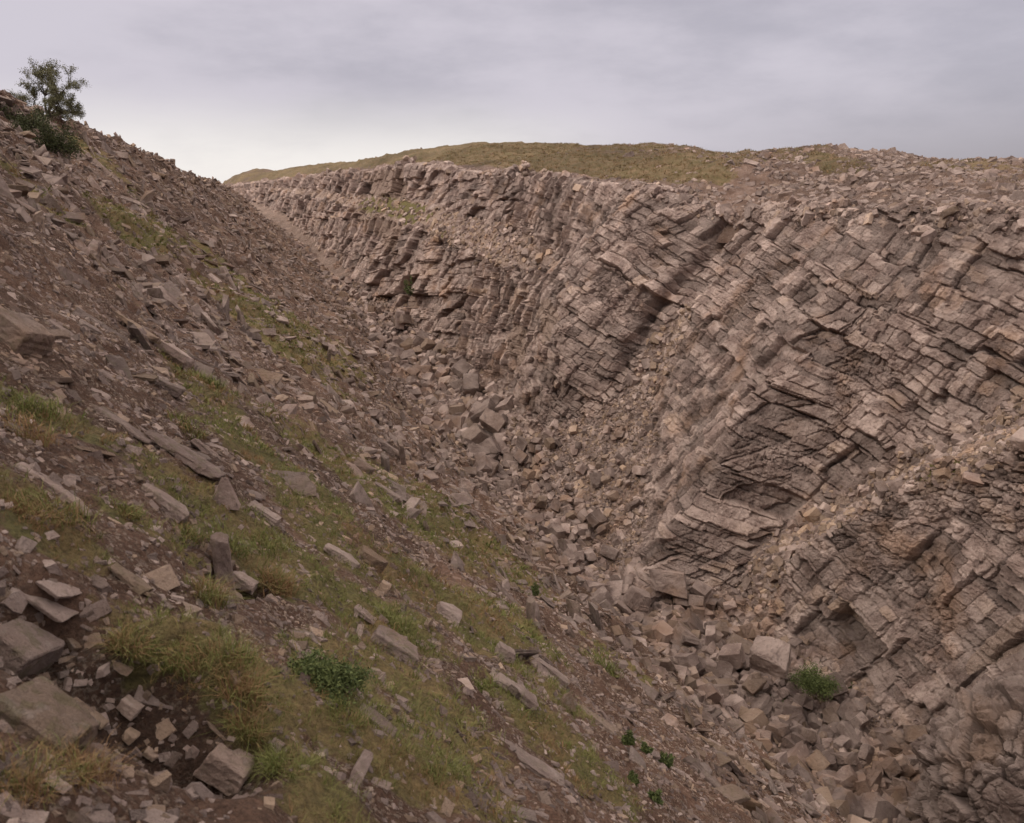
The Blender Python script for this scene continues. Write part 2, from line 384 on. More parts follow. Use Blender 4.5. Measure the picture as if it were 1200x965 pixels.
def build_cliff(kq, rows, disp=True):
    q = qsteps(-8, 430, kq, 26, 18, .35)
    r = rows
    fr = np.concatenate([np.linspace(0, 1, 10 if r < 100 else 44)[:-1], np.linspace(1, 2, int(r * .40))[:-1], np.linspace(2, 3, int(r * .12))[:-1], np.linspace(3, 4, int(r * .38))[:-1], np.linspace(4, 5, max(4, int(r * .06)))])
    P = loft(q, cliff_lines(q), fr)
    s, qq = SQ(P); z = P[..., 2]; FRr = np.broadcast_to(fr[None, :], s.shape)
    n = grid_normals(P)
    if not disp: return q, fr, P, n
    # soil on the ledge between the tiers and in the gullies
    ledge = np.exp(-((FRr - 2.5) / .62) ** 4)
    lk = np.interp(qq, [-20, 8, 14, 24, 28.5, 30.2, 40, 42, 44, 46, 60, 70, 125, 160, 450], [.6, .8, .95, 1., .95, .0, .0, .25, .25, .0, .35, .65, .65, .5, .4])
    nz = fbm(P, .28, 3, 55)
    soil = ledge * lk + nz * .35 * (lk > .02)
    chute = np.exp(-((qq - 43.1 + .12 * (z + 10)) / 1.2) ** 2) * sstep(3.35, 2.0, FRr)      # scree chute beside the buttress
    gully = np.exp(-((qq - 27.8) / 1.3) ** 2) * sstep(3.0, 2.4, FRr)
    soil = np.maximum(soil, np.maximum(chute, gully) * 1.1)
    lowt = sstep(1.35, 1.0, FRr) * .35
    soil = np.clip(np.maximum(soil, lowt * (qq > 56)), 0, 1)
    sm = sstep(.32, .62, soil + wob(P) * .12)
    sc = np.interp(qq, [0, 50, 70, 110, 450], [1, 1, 1.05, 1.35, 2.2])
    d1, d2, d3, h1, h2 = blocky(P, qq, z, s, sc)
    # massive beds: few fine joints.  spur and top beds are massive
    mass = np.clip(sstep(3.62, 3.75, FRr) * (qq < 50) * .9 + sstep(.12, .35, fbm(P, .16, 2, 91)) * .6 + (qq < 23) * (FRr > 1.0) * (FRr < 1.65) * .5 + (qq > 58) * .35, 0, 1)
    rub = np.maximum(sstep(.1, .4, fbm(P, .22, 2, 131)) * .45 * (qq < 50), .85 * (qq < 25) * sstep(1.62, 1.8, FRr) * sstep(2.6, 2.2, FRr)) * (qq < 50)
    D = d1 * (1 + .25 * mass) + d2 * (1 - .7 * mass) * (1 + .5 * rub) + d3 * (.35 + 1.4 * rub) * (1 - .6 * mass)
    rm = rub > .02                                         # broken, knobbly rock instead of tidy blocks
    Pr = P[rm] + fbm(P[rm], 1.2, 2, 211)[:, None] * .12
    ha, ea, ta = cellular(Pr, np.array([.62, .62, .45]), 401); hb, eb_, tb = cellular(Pr, .27, 431)
    kn = (ha - .5) * .30 + ta * .40 - .18 * (1 - sstep(.02, .16, ea)) + (hb - .5) * .12 + tb * .15 - .08 * (1 - sstep(.02, .18, eb_))
    k_ = np.clip(rub[rm] * 1.1, 0, 1); D[rm] = D[rm] * (1 - .8 * k_) + kn * k_
    h2 = h2.copy(); h2[rm] = h2[rm] * (1 - k_) + ha * k_
    D = D + fbm(P, .10, 3, 61) * .9 + fbm(P * [1, 1, .5], .35, 2, 161) * .35 * (qq > 55) + fbm(P, .8, 3, 7) * .12 + fbm(P, 2.4, 4, 71) * .15 - np.abs(fbm(P, 5, 4, 5)) * .10
    # recessed clefts
    D = D - 1.0 * np.exp(-((qq - 44.6 + .12 * (z + 8)) / .5) ** 2) * sstep(1.0, 1.6, FRr)
    Ds = fbm(P, .5, 4, 8) * .35 + fbm(P, 3, 3, 18) * .08 + np.abs(fbm(P, 7, 2, 28)) * .05
    D = D * (1 - sm) + Ds * sm
    endf = sstep(5.0, 4.5, FRr) * .85 + .15
    D = D * endf
    nn = n.copy(); nn[..., 2] *= .6; nn /= np.linalg.norm(nn, axis=-1)[..., None]
    P2 = P + nn * D[..., None]
    green = np.clip(patch_mask(s, qq, 'cgrass') * 1.1 + np.clip(fbm(P, .35, 3, 66), 0, 1) * 1.1 * (soil > .45) * (qq > 58) * (FRr > 1.8), 0, 1)
    tint = np.stack([np.clip(.5 + (h1 - .5) * .35 + (h2 - .5) * .5 + fbm(P, .2, 2, 3) * .3, 0, 1), np.clip(h2 * .75 + fbm(P, .3, 2, 14) * .3, 0, 1), np.clip(sm * .55 + (green > .35) * .4 * np.maximum(sm, green > .6), 0, 1)], -1)
    return q, fr, P2, n, tint, sm
def wob(P): return fbm(P, 1.2, 3, 44)

def cellular(P, size, seed):
    """angular cells: id hash, distance to the cell border, tilt value"""
    Q = P.reshape(-1, 3) / size; I = np.floor(Q).astype(int)
    d1 = np.full(len(Q), 9.); d2 = np.full(len(Q), 9.); h1 = np.zeros(len(Q)); tl = np.zeros(len(Q))
    for a in (-1, 0, 1):
        for b in (-1, 0, 1):
            for c in (-1, 0, 1):
                J = I + [a, b, c]; k = J[:, 2] * 131 + J[:, 0]
                o = np.stack([hsh(k, J[:, 1], seed), hsh(k, J[:, 1], seed + 1), hsh(k, J[:, 1], seed + 2)], 1)
                v = Q - (J + o); d = np.abs(v).max(1) * .55 + np.sqrt((v ** 2).sum(1)) * .45
                h = hsh(k, J[:, 1], seed + 3); t = v[:, 0] * (h - .5) + v[:, 1] * (o[:, 0] - .5) + v[:, 2] * (o[:, 1] - .5)
                m = d < d1; d2 = np.where(m, d1, np.minimum(d2, d)); h1 = np.where(m, h, h1); tl = np.where(m, t, tl); d1 = np.where(m, d, d1)
    return h1.reshape(P.shape[:-1]), (d2 - d1).reshape(P.shape[:-1]), tl.reshape(P.shape[:-1])
# ---- floor
def floor_pts(kq, nrow):
    q = qsteps(-10, 430, kq, 20, 15, .4)
    ls, lz = smooth_q(foot_left, q, 3); rs, rz = smooth_q(line_D, q, 1.1)
    mid = (ls + rs) / 2
    fr = np.concatenate([np.linspace(0, 1, 6)[:-1], np.linspace(1, 3, nrow)[:-1], np.linspace(3, 4, 8)])
    P = loft(q, [(ls - 3, lz - .6), (ls - .2, lz + .1), (mid, lz - .25 + .36 * np.maximum(rz - lz, 0)), (rs, rz + .1), (rs + 2.5, rz + .4)], fr)
    return q, fr, P
def build_floor(kq, nrow):
    q, fr, P = floor_pts(kq, nrow)
    D = fbm(P, .3, 4, 3) * .7 + np.abs(fbm(P, 2, 4, 9)) * .22
    P = P.copy(); P[..., 2] += D
    return q, fr, P
# ---- hill behind the rim
def build_hill(kq, nrow):
    q = qsteps(-30, 460, kq, 34, 25, .3)
    F = smooth_q(line_F, q, 1.0)
    cs, cz = np.interp(q, crq, crs), np.interp(q, crq, crz)
    fr = np.concatenate([np.linspace(0, 1, 10)[:-1], np.linspace(1, 3, nrow)[:-1], np.linspace(3, 4, nrow // 6)[:-1], np.linspace(4, 5, 6)])
    ms = F[0] + (cs - F[0]) * .38; mz = F[1] + (cz - F[1]) * np.interp(q, [-30, 45, 60, 450], [.42, .42, .58, .6])
    P = loft(q, [(F[0] - .4, F[1] - 2.2), (F[0] + .9, F[1] - .12), (ms, mz), (cs, cz), (cs + 14, cz - 3.0), (cs + 260, cz - 26)], fr)
    f2 = np.broadcast_to(fr[None, :], P.shape[:2])
    w = sstep(1.0, 1.6, f2) * np.clip(1 - np.abs(f2 - 3) * 0, 0, 1)
    amp = np.where(np.abs(f2 - 3) < .35, .55, 1)
    D = fbm(P, .10, 3, 19) * 1.2 * w * amp + fbm(P, .4, 4, 29) * .75 * w * np.where(np.abs(f2 - 3) < .2, .5, 1) + fbm(P, 2.5, 3, 39) * .10
    P = P.copy(); P[..., 2] += D
    return q, fr, P

# coarse terrain for ray hits
_, _, cs_ = build_slope(.03, 90, False)
_, _, cc_, _n = build_cliff(.02, 60, False)
_, _, cf_ = floor_pts(.02, 30)
_, _, ch_ = build_hill(.02, 40)
BVC = coarse_bvh([cs_, cc_, cf_, ch_])
def hit(u, v):
    d = Vector(ray(u, v)).normalized(); p, n, i, t = BVC.ray_cast(Vector((0, 0, 0)), d)
    return p
def add_patch(kind, u0, v0, u1, v1, r):
    a, b = hit(u0, v0), hit(u1, v1)
    if a is None or b is None: return
    sa = SQ(np.array(a)); sb = SQ(np.array(b)); PATCH.append((kind, sa, sb, r))
for g_ in [(230, 440, 280, 520, .7), (240, 590, 330, 650, .8), (300, 540, 370, 580, .6), (200, 760, 290, 800, .45), (330, 880, 370, 940, .35), (400, 780, 440, 860, .5), (430, 870, 560, 930, .45),
           (400, 700, 480, 740, .6), (420, 570, 560, 640, 2.6), (480, 585, 590, 655, 1.6), (470, 690, 530, 700, .7), (560, 760, 640, 800, .6), (540, 720, 610, 740, 1.0), (20, 470, 90, 500, .5), (10, 580, 60, 630, .35), (290, 360, 350, 420, 2.5), (330, 400, 400, 410, 2.5),
           (140, 270, 250, 300, 1.5), (0, 190, 60, 240, 1.3), (220, 290, 330, 370, 3), (90, 175, 120, 190, 2.5), (350, 560, 400, 640, .8), (480, 800, 520, 850, .7), (640, 850, 680, 900, .8), (700, 760, 740, 790, .6), (150, 610, 210, 640, .2), (380, 690, 420, 720, .4), (300, 640, 320, 680, .4)]:
    add_patch('grass', *g_[:4], g_[4] * 1.35)
add_patch('hollow', 95, 745, 225, 850, .5); add_patch('hollow', 250, 850, 262, 870, .12); add_patch('lip', 235, 765, 285, 850, .13); add_patch('lip', 150, 745, 240, 760, .12); add_patch('hollow', 275, 690, 310, 690, .16)
for g_ in [(478, 335, 482, 345, .9), (600, 375, 650, 385, .5), (440, 240, 480, 260, 2.5), (1080, 560, 1110, 555, .4), (930, 790, 975, 800, .5), (1150, 770, 1190, 745, .35), (430, 235, 460, 240, 3)]:
    add_patch('cgrass', *g_)
for g_ in [(930, 800, 980, 800, .9), (900, 825, 960, 830, .6), (1040, 810, 1080, 815, .4)]:
    add_patch('fgrass', *g_)
for g_ in [(300, 210, 660, 172, 12), (560, 185, 700, 200, 7), (740, 200, 780, 205, 4), (420, 192, 640, 195, 5), (1110, 190, 1200, 212, 3.5), (960, 185, 1000, 195, 2.5), (700, 190, 790, 210, 5), (820, 205, 850, 210, 1.2)]:
    add_patch('hgrass', *g_)

# ------------------------------------------------------------------ build terrain
Q1, FR1, PS = build_slope(.0062, 620)
s_, q_ = SQ(PS)
gm = patch_mask(s_, q_, 'grass') * .72 + fbm(PS, 1.1, 3, 89) * .35 * patch_mask(s_, q_, 'grass') + np.clip(fbm(PS, .35, 4, 88) * .9 - .08, 0, .45)
gm = gm * (1 - .9 * patch_mask(s_, q_, 'hollow')) + patch_mask(s_, q_, 'lip') * .6
gm = np.clip(gm, 0, 1)
bare = patch_mask(s_, q_, 'hollow')
tS = np.stack([np.clip(.5 + fbm(PS, .15, 3, 33) * .5 - .45 * bare, 0, 1), np.full(gm.shape, .3), gm], -1)
tag(link('hillside', grid_mesh('hillside', PS, tS), M['slope']), kind='structure')
QF, FRF, PF = build_floor(.004, 150)
s_, q_ = SQ(PF)
gF = np.clip(patch_mask(s_, q_, 'fgrass'), 0, 1)
tF = np.stack([.5 + fbm(PF, .3, 3, 3) * .4, np.full(gF.shape, .3), gF], -1)
tag(link('gorge_floor', grid_mesh('gorge_floor', PF, tF), M['floor']), kind='structure')
QC, FRC, PC, NC, tC, smC = build_cliff(.0012, 640)
tag(link('cliff', grid_mesh('cliff', PC, tC), M['cliff']), kind='structure')
QH, FRH, PH = build_hill(.0045, 260)
s_, q_ = SQ(PH)
gH = np.clip(patch_mask(s_, q_, 'hgrass') * .5 + sstep(46, 56, q_) * .6 + fbm(PH, .12, 3, 21) * .45 + fbm(PH, .5, 3, 22) * .25 - .02, 0, 1) * sstep(1.05, 1.5, np.broadcast_to(FRH[None, :], s_.shape))
tH = np.stack([.5 + fbm(PH, .1, 3, 3) * .5, np.full(gH.shape, .3), gH], -1)
tag(link('hill', grid_mesh('hill', PH, tH), M['hill']), kind='structure')

# ------------------------------------------------------------------ rocks
def rock_proto(dims, cuts, seed, bev=0.0, tilt=.35):
    rnd = random.Random(seed); bm = bmesh.new(); bmesh.ops.create_cube(bm, size=2)
    for v in bm.verts:
        v.co += Vector([rnd.uniform(-.16, .16) for _ in range(3)]); v.co = Vector([v.co[i] * dims[i] for i in range(3)])
    for _ in range(cuts):
        n = Vector([rnd.gauss(0, 1) for _ in range(3)])
        n = Vector((n.x / dims[0], n.y / dims[1], n.z / dims[2])).normalized()
        ext = max((v.co.dot(n) for v in bm.verts)); d = ext * rnd.uniform(.66, .9)
        r = bmesh.ops.bisect_plane(bm, geom=bm.verts[:] + bm.edges[:] + bm.faces[:], plane_co=n * d, plane_no=n, clear_outer=True)
        e = [x for x in r['geom_cut'] if isinstance(x, bmesh.types.BMEdge)]
        if e: bmesh.ops.contextual_create(bm, geom=e)
    bmesh.ops.dissolve_degenerate(bm, edges=bm.edges[:], dist=.02)
    if bev: bmesh.ops.bevel(bm, geom=bm.edges[:], offset=bev, segments=1, affect='EDGES', clamp_overlap=True)
    bmesh.ops.recalc_face_normals(bm, faces=bm.faces[:])
    bm.verts.index_update()
    V = np.array([v.co[:] for v in bm.verts]); L = []; S = []
    for f in bm.faces: S.append(len(L)); L += [v.index for v in f.verts]
    bm.free(); return V, np.array(L), np.array(S)
SLAB = [rock_proto((1.0, .24 + .3 * random.random(), .07 + .12 * random.random()), 4, 100 + i) for i in range(16)]
BLOCK = [rock_proto((1.0, .62 + .3 * random.random(), .45 + .35 * random.random()), 5, 200 + i) for i in range(16)]
CHIP = [rock_proto((1.0, .7, .3 + .2 * random.random()), 3, 300 + i) for i in range(10)]
SLAB_B = [rock_proto((1.0, .34 + .3 * random.random(), .10 + .13 * random.random()), 5, 400 + i, .025) for i in range(14)]
BLOCK_B = [rock_proto((1.0, .62 + .3 * random.random(), .45 + .35 * random.random()), 6, 500 + i, .05) for i in range(14)]

def frames(nrm, along, tilt, spin):
    """rotation matrices with z near nrm, x near along"""
    N = len(nrm)
    n = nrm + RNG.normal(size=(N, 3)) * tilt; n /= np.linalg.norm(n, axis=1)[:, None]
    a = along + RNG.normal(size=(N, 3)) * spin
    a -= n * (a * n).sum(1)[:, None]; a /= np.linalg.norm(a, axis=1)[:, None] + 1e-9
    b = np.cross(n, a); return np.stack([a, b, n], -1)
def detail(proto, seed, bev=.022, amt=.035, fine=.085):
    V, Lo, S = proto; bm = bmesh.new(); vs = [bm.verts.new(x) for x in V]
    ends = list(S[1:]) + [len(Lo)]
    for s_, e_ in zip(S, ends):
        try: bm.faces.new([vs[i] for i in Lo[s_:e_]])
        except ValueError: pass
    bmesh.ops.triangulate(bm, faces=bm.faces[:])
    bmesh.ops.bevel(bm, geom=[e for e in bm.edges if len(e.link_faces) == 2 and e.calc_face_angle(0) > .35], offset=bev, segments=1, affect='EDGES', clamp_overlap=True)
    for _ in range(3):
        bmesh.ops.subdivide_edges(bm, edges=[e for e in bm.edges if e.calc_length() > fine * 1.6], cuts=1, use_grid_fill=True)
        bmesh.ops.triangulate(bm, faces=[f for f in bm.faces if len(f.verts) > 3])
    bm.normal_update()
    co = np.array([v_.co[:] for v_ in bm.verts]); no = np.array([v_.normal[:] for v_ in bm.verts])
    lam = beds(co[:, 2] + fbm(co, 1.5, 2, seed) * .03, .055, seed)                      # laminated edges
    step = (hsh(lam[0], seed, 3) - .5) * .05 * (1 - np.abs(no[:, 2]))
    co = co + no * (fbm(co, 2.2, 3, seed) * amt * 1.6 + fbm(co, 7, 3, seed + 1) * amt * .8 + step)[:, None]
    fl = [[v_.index for v_ in f.verts] for f in bm.faces]; bm.free()
    return co, np.array([i for f in fl for i in f]), np.cumsum([0] + [len(f) for f in fl[:-1]])
SLAB_D = [detail(rock_proto((1.0, .34 + .3 * random.random(), .09 + .12 * random.random()), 6, 600 + i), 600 + i, .012) for i in range(18)]
BLOCK_D = [detail(rock_proto((1.0, .6 + .35 * random.random(), .45 + .4 * random.random()), 5, 700 + i), 700 + i, .03) for i in range(18)]
class Rocks:
    def __init__(s): s.items = []
    def add(s, protos, pos, rot, size, tint):   # size (N,3)
        s.items.append((protos, pos, rot, size, tint))
def merge_rocks(name, sets):
    Vs, Ls, Ss, Ts = [], [], [], []; vo = lo = 0
    for protos, pos, rot, size, tint in sets:
        pid = RNG.integers(0, len(protos), len(pos))
        for k, (V, L, S) in enumerate(protos):
            I = np.where(pid == k)[0]
            if not len(I): continue
            X = np.einsum('nij,nvj->nvi', rot[I], V[None] * size[I][:, None, :]) + pos[I][:, None, :]
            n, v = X.shape[:2]
            Vs.append(X.reshape(-1, 3)); Ls.append((L[None] + (np.arange(n) * v)[:, None]).ravel() + vo)
            Ss.append((S[None] + (np.arange(n) * len(L))[:, None]).ravel() + lo)
            Ts.append(np.repeat(tint[I], v, 0)); vo += n * v; lo += n * len(L)
    return raw_mesh(name, np.concatenate(Vs), np.concatenate(Ls), np.concatenate(Ss), np.concatenate(Ts))
class Surf:
    def __init__(s, P):
        s.P = P; a = P[:-1, :-1]; b = P[:-1, 1:]; c = P[1:, :-1]
        cr = np.cross(b - a, c - a); s.area = np.linalg.norm(cr, axis=-1)
        nn = cr / (s.area[..., None] + 1e-9); nn *= np.sign(nn[..., 2:3] + 1e-9); s.n = nn
        s.c = (P[1:, 1:] + a) / 2; s.dist = dist_of(s.c)
        u, v, d = project(s.c.reshape(-1, 3)); m = 220
        s.vis = ((d > .5) & (u > -m) & (u < 1200 + m) & (v > -m) & (v < 965 + m)).reshape(s.area.shape)
        s.shape = s.area.shape
    def pick(s, dens):
        w = (s.area * dens * s.vis).ravel(); tot = w.sum(); N = RNG.poisson(tot)
        cw = np.cumsum(w); I = np.searchsorted(cw, RNG.random(N) * cw[-1]); I = np.minimum(I, len(cw) - 1)
        i, j = np.unravel_index(I, s.shape); f = RNG.random((N, 2))
        P = s.P; p = P[i, j] + (P[i + 1, j] - P[i, j]) * f[:, :1] + (P[i, j + 1] - P[i, j]) * f[:, 1:]
        return p, s.n[i, j], s.dist[i, j], i, j
DOWN = np.array([NX, NY, -KS]); DOWN /= np.linalg.norm(DOWN)
ALONG = np.array([-NY, NX, 0.])
CAND = {'slab': [], 'block': []}
DARK = [1.]
def scatter(surf, mask, rs, cover, protos, pix=1.1, along=DOWN, tilt=.22, spin=.5, sink=.15, lift=0., kind=None, warm=.5, moss=0., elong=1.):
    sets = []
    for r, cv in zip(rs, cover):
        dens = mask * cv / (2.2 * r * r) * (surf.dist < r * 800 / pix)
        p, n, d, i, j = surf.pick(dens)
        N = len(p)
        if not N: continue
        sz = r * np.exp(np.clip(RNG.normal(size=N), -2, 1.5) * .28)
        size = np.stack([sz * (1 + (elong - 1) * RNG.random(N)), sz * RNG.uniform(.75, 1.2, N), sz * RNG.uniform(.7, 1.3, N)], -1)
        rot = frames(n, np.broadcast_to(along, (N, 3)), tilt, spin)
        p = p + n * (sz * (lift * RNG.random(N) - sink))[:, None]
        t = np.stack([np.clip(RNG.normal(.5, .24, N), 0, 1) * DARK[0], np.clip(RNG.random(N) * (.55 + warm), 0, 1), np.full(N, moss)], -1)
        sets.append((protos, p, rot, size, t))
        if kind: CAND[kind].append((p, rot, size, t, d))
    return sets
def split_individuals(sets, kind, count, minr):
    """take the stones that show largest in the photograph out of the mass"""
    al = [(k, i) for k, st in enumerate(sets) for i in range(0)]
    key, K, I = [], [], []
    for k, (pr, p, rot, size, t) in enumerate(sets):
        u, v, d = project(p); ap = size[:, 0] * np.sqrt(size[:, 1] / size[:, 0]) / np.maximum(d, 1)
        ok = (u > 5) & (u < 1195) & (v > 120) & (v < 960) & (size[:, 0] > minr) & (d > 2.5)
        ids = np.where(ok)[0]; key += list(ap[ids]); K += [k] * len(ids); I += list(ids)
    o = np.argsort(-np.array(key)); out = []; drop = {}
    for x in o:
        if len(out) >= count: break
        k, i = K[x], I[x]; pr, p, rot, size, t = sets[k]
        P = Vector(p[i]) + Vector((0, 0, float(size[i, 2] * .6))); dd = P.length
        h = BVC.ray_cast(Vector((0, 0, 0)), P.normalized())
        if h[0] is not None and h[3] < dd - max(.8, .04 * dd): continue
        out.append((p[i], rot[i], size[i], t[i])); drop.setdefault(k, []).append(i)
    new = []
    for k, (pr, p, rot, size, t) in enumerate(sets):
        m = np.ones(len(p), bool); m[drop.get(k, [])] = False
        new.append((pr, p[m], rot[m], size[m], t[m]))
    return new, out

SS, SF, SCl, SH = Surf(PS), Surf(PF), Surf(PC), Surf(PH)
def cell(a): return (a[:-1, :-1] + a[1:, 1:]) / 2
s0, q0 = SQ(SS.c); dS = SS.dist
FRs = np.broadcast_to(cell(np.broadcast_to(FR1[None, :], PS.shape[:2])), SS.shape)
gmc = cell(gm); holc = cell(bare)
clump = np.clip(.7 + 1.9 * fbm(SS.c, .3, 3, 123) + .8 * fbm(SS.c, 1.1, 2, 124), .05, 2.6)
upper = sstep(12, 30, dS)                           # farther up the slope it is nearly all broken slabs
mk = clump * (1 - .78 * gmc) * (1 - .75 * holc) * (.45 + 1.5 * upper) * sstep(1.2, 1.9, FRs)
mk_small = np.clip(.6 + 1.2 * fbm(SS.c, .8, 3, 321), .1, 2) * (1 - .7 * gmc) * sstep(1.2, 1.9, FRs)
DARK[0] = .62
slab_sets = scatter(SS, mk * sstep(9, 20, dS), [.5, .38], [.2, .3], SLAB, pix=2.0, tilt=.3, spin=.4, kind='slab', elong=1.5, warm=.5, moss=.2, sink=.3)
slab_sets += scatter(SS, mk, [.28, .18], [.2, .2], SLAB, pix=2.0, sink=.3, tilt=.24, spin=.42, kind='slab', elong=1.5, warm=.4, moss=.15)
slab_sets = [(SLAB_B if k < 3 else SLAB, *s[1:]) for k, s in enumerate(slab_sets)]
slab_sets, slab_ind = split_individuals(slab_sets, 'slab', 250, .1)
DARK[0] = .8
small = scatter(SS, mk, [.12, .08], [.16, .15], SLAB, pix=1.3, tilt=.3, spin=.7, warm=.5)
small += scatter(SS, mk_small, [.05, .032, .02, .013], [.13, .10, .08, .06], CHIP, pix=1.3, tilt=.4, spin=1.2, warm=.55)
DARK[0] = .9
near = (dS < 18) * mk_small * 1.3
small += scatter(SS, near, [.07, .04], [.05, .06], SLAB, pix=1.3, tilt=.35, spin=.9, warm=.6)
tag(link('slope_scree', merge_rocks('slope_scree', slab_sets + small), M['stone']), 'loose broken stone slabs and chips covering the grassy spoil slope', 'scree', kind='stuff')

# blocks on the floor
DARK[0] = 1.
s0, q0 = SQ(SF.c); FRf = cell(np.broadcast_to(FRF[None, :], PF.shape[:2]))
gFc = cell(gF)
bigz = np.interp(q0, [-10, 8, 18, 27, 33, 42, 50, 56, 80, 100, 130, 330], [.6, .6, .7, 1.1, .7, .6, .9, 1.3, 1.2, .8, .4, .3])
lat = np.exp(-((FRf - 1.7) / .95) ** 4)
mkf = bigz * lat * (1 - .8 * gFc) * np.clip(.8 + 1.3 * fbm(SF.c, .25, 2, 12), .2, 2)
UPV = np.array([0, 0, 1.])
def upn(sets): return sets
big_ok = sstep(46, 52, q0)
fan = sstep(32, 35, q0) * sstep(49, 46, q0) * sstep(1.35, 1.9, FRf)
DARK[0] = .78
fl = scatter(SF, mkf * big_ok * sstep(92, 80, q0), [.6], [.5], BLOCK, pix=2.2, along=ALONG, tilt=.8, spin=1.2, sink=-.1, lift=1.6, kind='block', warm=.38)
fl += scatter(SF, mkf * (1 - .85 * fan), [.34, .26, .2], [.5, .65, .65], BLOCK, pix=2.2, along=ALONG, tilt=.8, spin=1.2, sink=-.1, lift=1.9, kind='block', warm=.38)
fl = [(BLOCK_B, *s[1:]) for s in fl]
fl, block_ind = split_individuals(fl, 'block', 285, .2)
mk2 = (1 - .8 * gFc)
DARK[0] = .72
fl2 = scatter(SF, mk2 * (1 - .75 * fan), [.2, .14], [.55, .55], BLOCK, pix=1.3, along=ALONG, tilt=.8, spin=1.2, sink=0, lift=.6, warm=.5)
fl2 += scatter(SF, mk2 * (1 + 1.2 * fan), [.09, .065], [.4, .35], CHIP, pix=1.2, along=ALONG, tilt=.6, spin=1.2, sink=0, lift=.3, warm=.6)
# blocks also lie on the lowest part of the left slope and on the cliff's talus
lowS = sstep(4.7, 5.4, FRs)
fl2 += scatter(SS, lowS, [.42, .28, .18], [.25, .3, .35], BLOCK, pix=1.6, tilt=.7, spin=1.2, lift=.7, sink=0, warm=.5)
tag(link('boulder_rubble', merge_rocks('boulder_rubble', fl + fl2), M['stone']), 'angular grey brown limestone rubble filling the bottom of the gorge', 'rubble', kind='stuff')

DARK[0] = .85
# scree on ledges, gullies and talus of the cliff
s0, q0 = SQ(SCl.c); smc = cell(smC)
mkc = smc * (SCl.n[..., 2] > .12) * (FRC[None, :-1] < 4.6)
cl = scatter(SCl, mkc, [.26, .16, .10, .065], [.16, .35, .4, .35], BLOCK, pix=1.3, along=ALONG, tilt=.7, spin=1.2, sink=.05, lift=.3, warm=.65)
rim_m = ((FRC[None, :-1] > 3.9) * 1.0) * np.clip(.5 + 1.5 * fbm(SCl.c, .3, 2, 3), 0, 1.5)
cl += scatter(SCl, rim_m, [.3, .18, .1], [.12, .25, .3], BLOCK, pix=1.3, along=ALONG, tilt=.5, spin=1.2, warm=.4)
tag(link('ledge_scree', merge_rocks('ledge_scree', cl), M['stone']), 'pale fine scree in the gullies and on the ledges of the cliff', 'scree', kind='stuff')
# hill rubble
s0, q0 = SQ(SH.c); gHc = cell(gH); FRh = cell(np.broadcast_to(FRH[None, :], PH.shape[:2]))
mh = np.clip(np.interp(q0, [0, 50, 60, 70, 200], [.75, .75, .4, .10, .06]) + .7 * fbm(SH.c, .12, 2, 4), .03, 2) * (1 - .93 * gHc) * (FRh > .9) * (FRh < 3.6)
DARK[0] = .6
mh = mh * np.clip(.7 + 1.5 * fbm(SH.c, .35, 3, 14), .1, 2)
hl = scatter(SH, mh, [.5, .34, .22, .15], [.04, .12, .22, .3], CHIP, pix=1.5, along=ALONG, tilt=.4, spin=1.2, warm=.3)
tag(link('hill_scree', merge_rocks('hill_scree', hl), M['stone']), 'loose grey stones strewn over the spoil heaps above the cliff', 'scree', kind='stuff')

DARK[0] = 1.
# ---- individual stones
def own_stone(name, V, L, S, p, rot, size, t, m=M['stone'], smooth=False):
    X = np.einsum('ij,vj->vi', rot, V * size[None])
    o = link(name, raw_mesh(name, X, L, S, np.repeat(np.asarray(t)[None], len(X), 0), smooth), m, loc=p)
    return o
def tone(t): return 'pale' if t[0] > .68 else 'dark' if t[0] < .34 else 'ochre tinged' if t[1] > .68 else 'grey brown'
for k, (p, rot, size, t) in enumerate(slab_ind):
    V, L, S = SLAB_D[k % 18]
    o = own_stone('stone_slab', V, L, S, p, rot, size, t)
    d = np.linalg.norm(p); u, v, _ = [float(x[0]) for x in project(p[None])]
    form = 'long thin' if size[0] / size[1] > 1.25 else 'broad flat'
    where = ('among the grass tufts nearest the camera' if d < 9 else 'on the grassy middle of the left slope' if d < 20 else 'on the bare middle of the left slope' if d < 38 else 'high on the slope below the tree' if u < 190 else 'on the far dark part of the left slope')
    tag(o, f'{tone(t)} {form} stone slab lying {where}', 'stone slab', 'loose slabs on the left slope')
for k, (p, rot, size, t) in enumerate(block_ind):
    V, L, S = BLOCK_D[k % 18]; t = t * [.6, 1, 1]
    o = own_stone('boulder', V, L, S, p, rot, size, t)
    s, q = SQ(p); form = 'long' if size[0] / size[1] > 1.2 else 'squat'; sz = 'large' if size[0] > .6 else 'small'
    where = ('in the heap by the dark outcrop' if q < 20 else 'in the brown heap below the scree fan' if q < 32 else 'in the narrow of the gorge floor' if q < 46 else 'in the boulder pile below the buttress' if q < 75 else 'on the far gorge floor')
    tag(o, f'{sz} {form} {tone(t)} boulder {where}', 'boulder', 'boulders on the gorge floor')

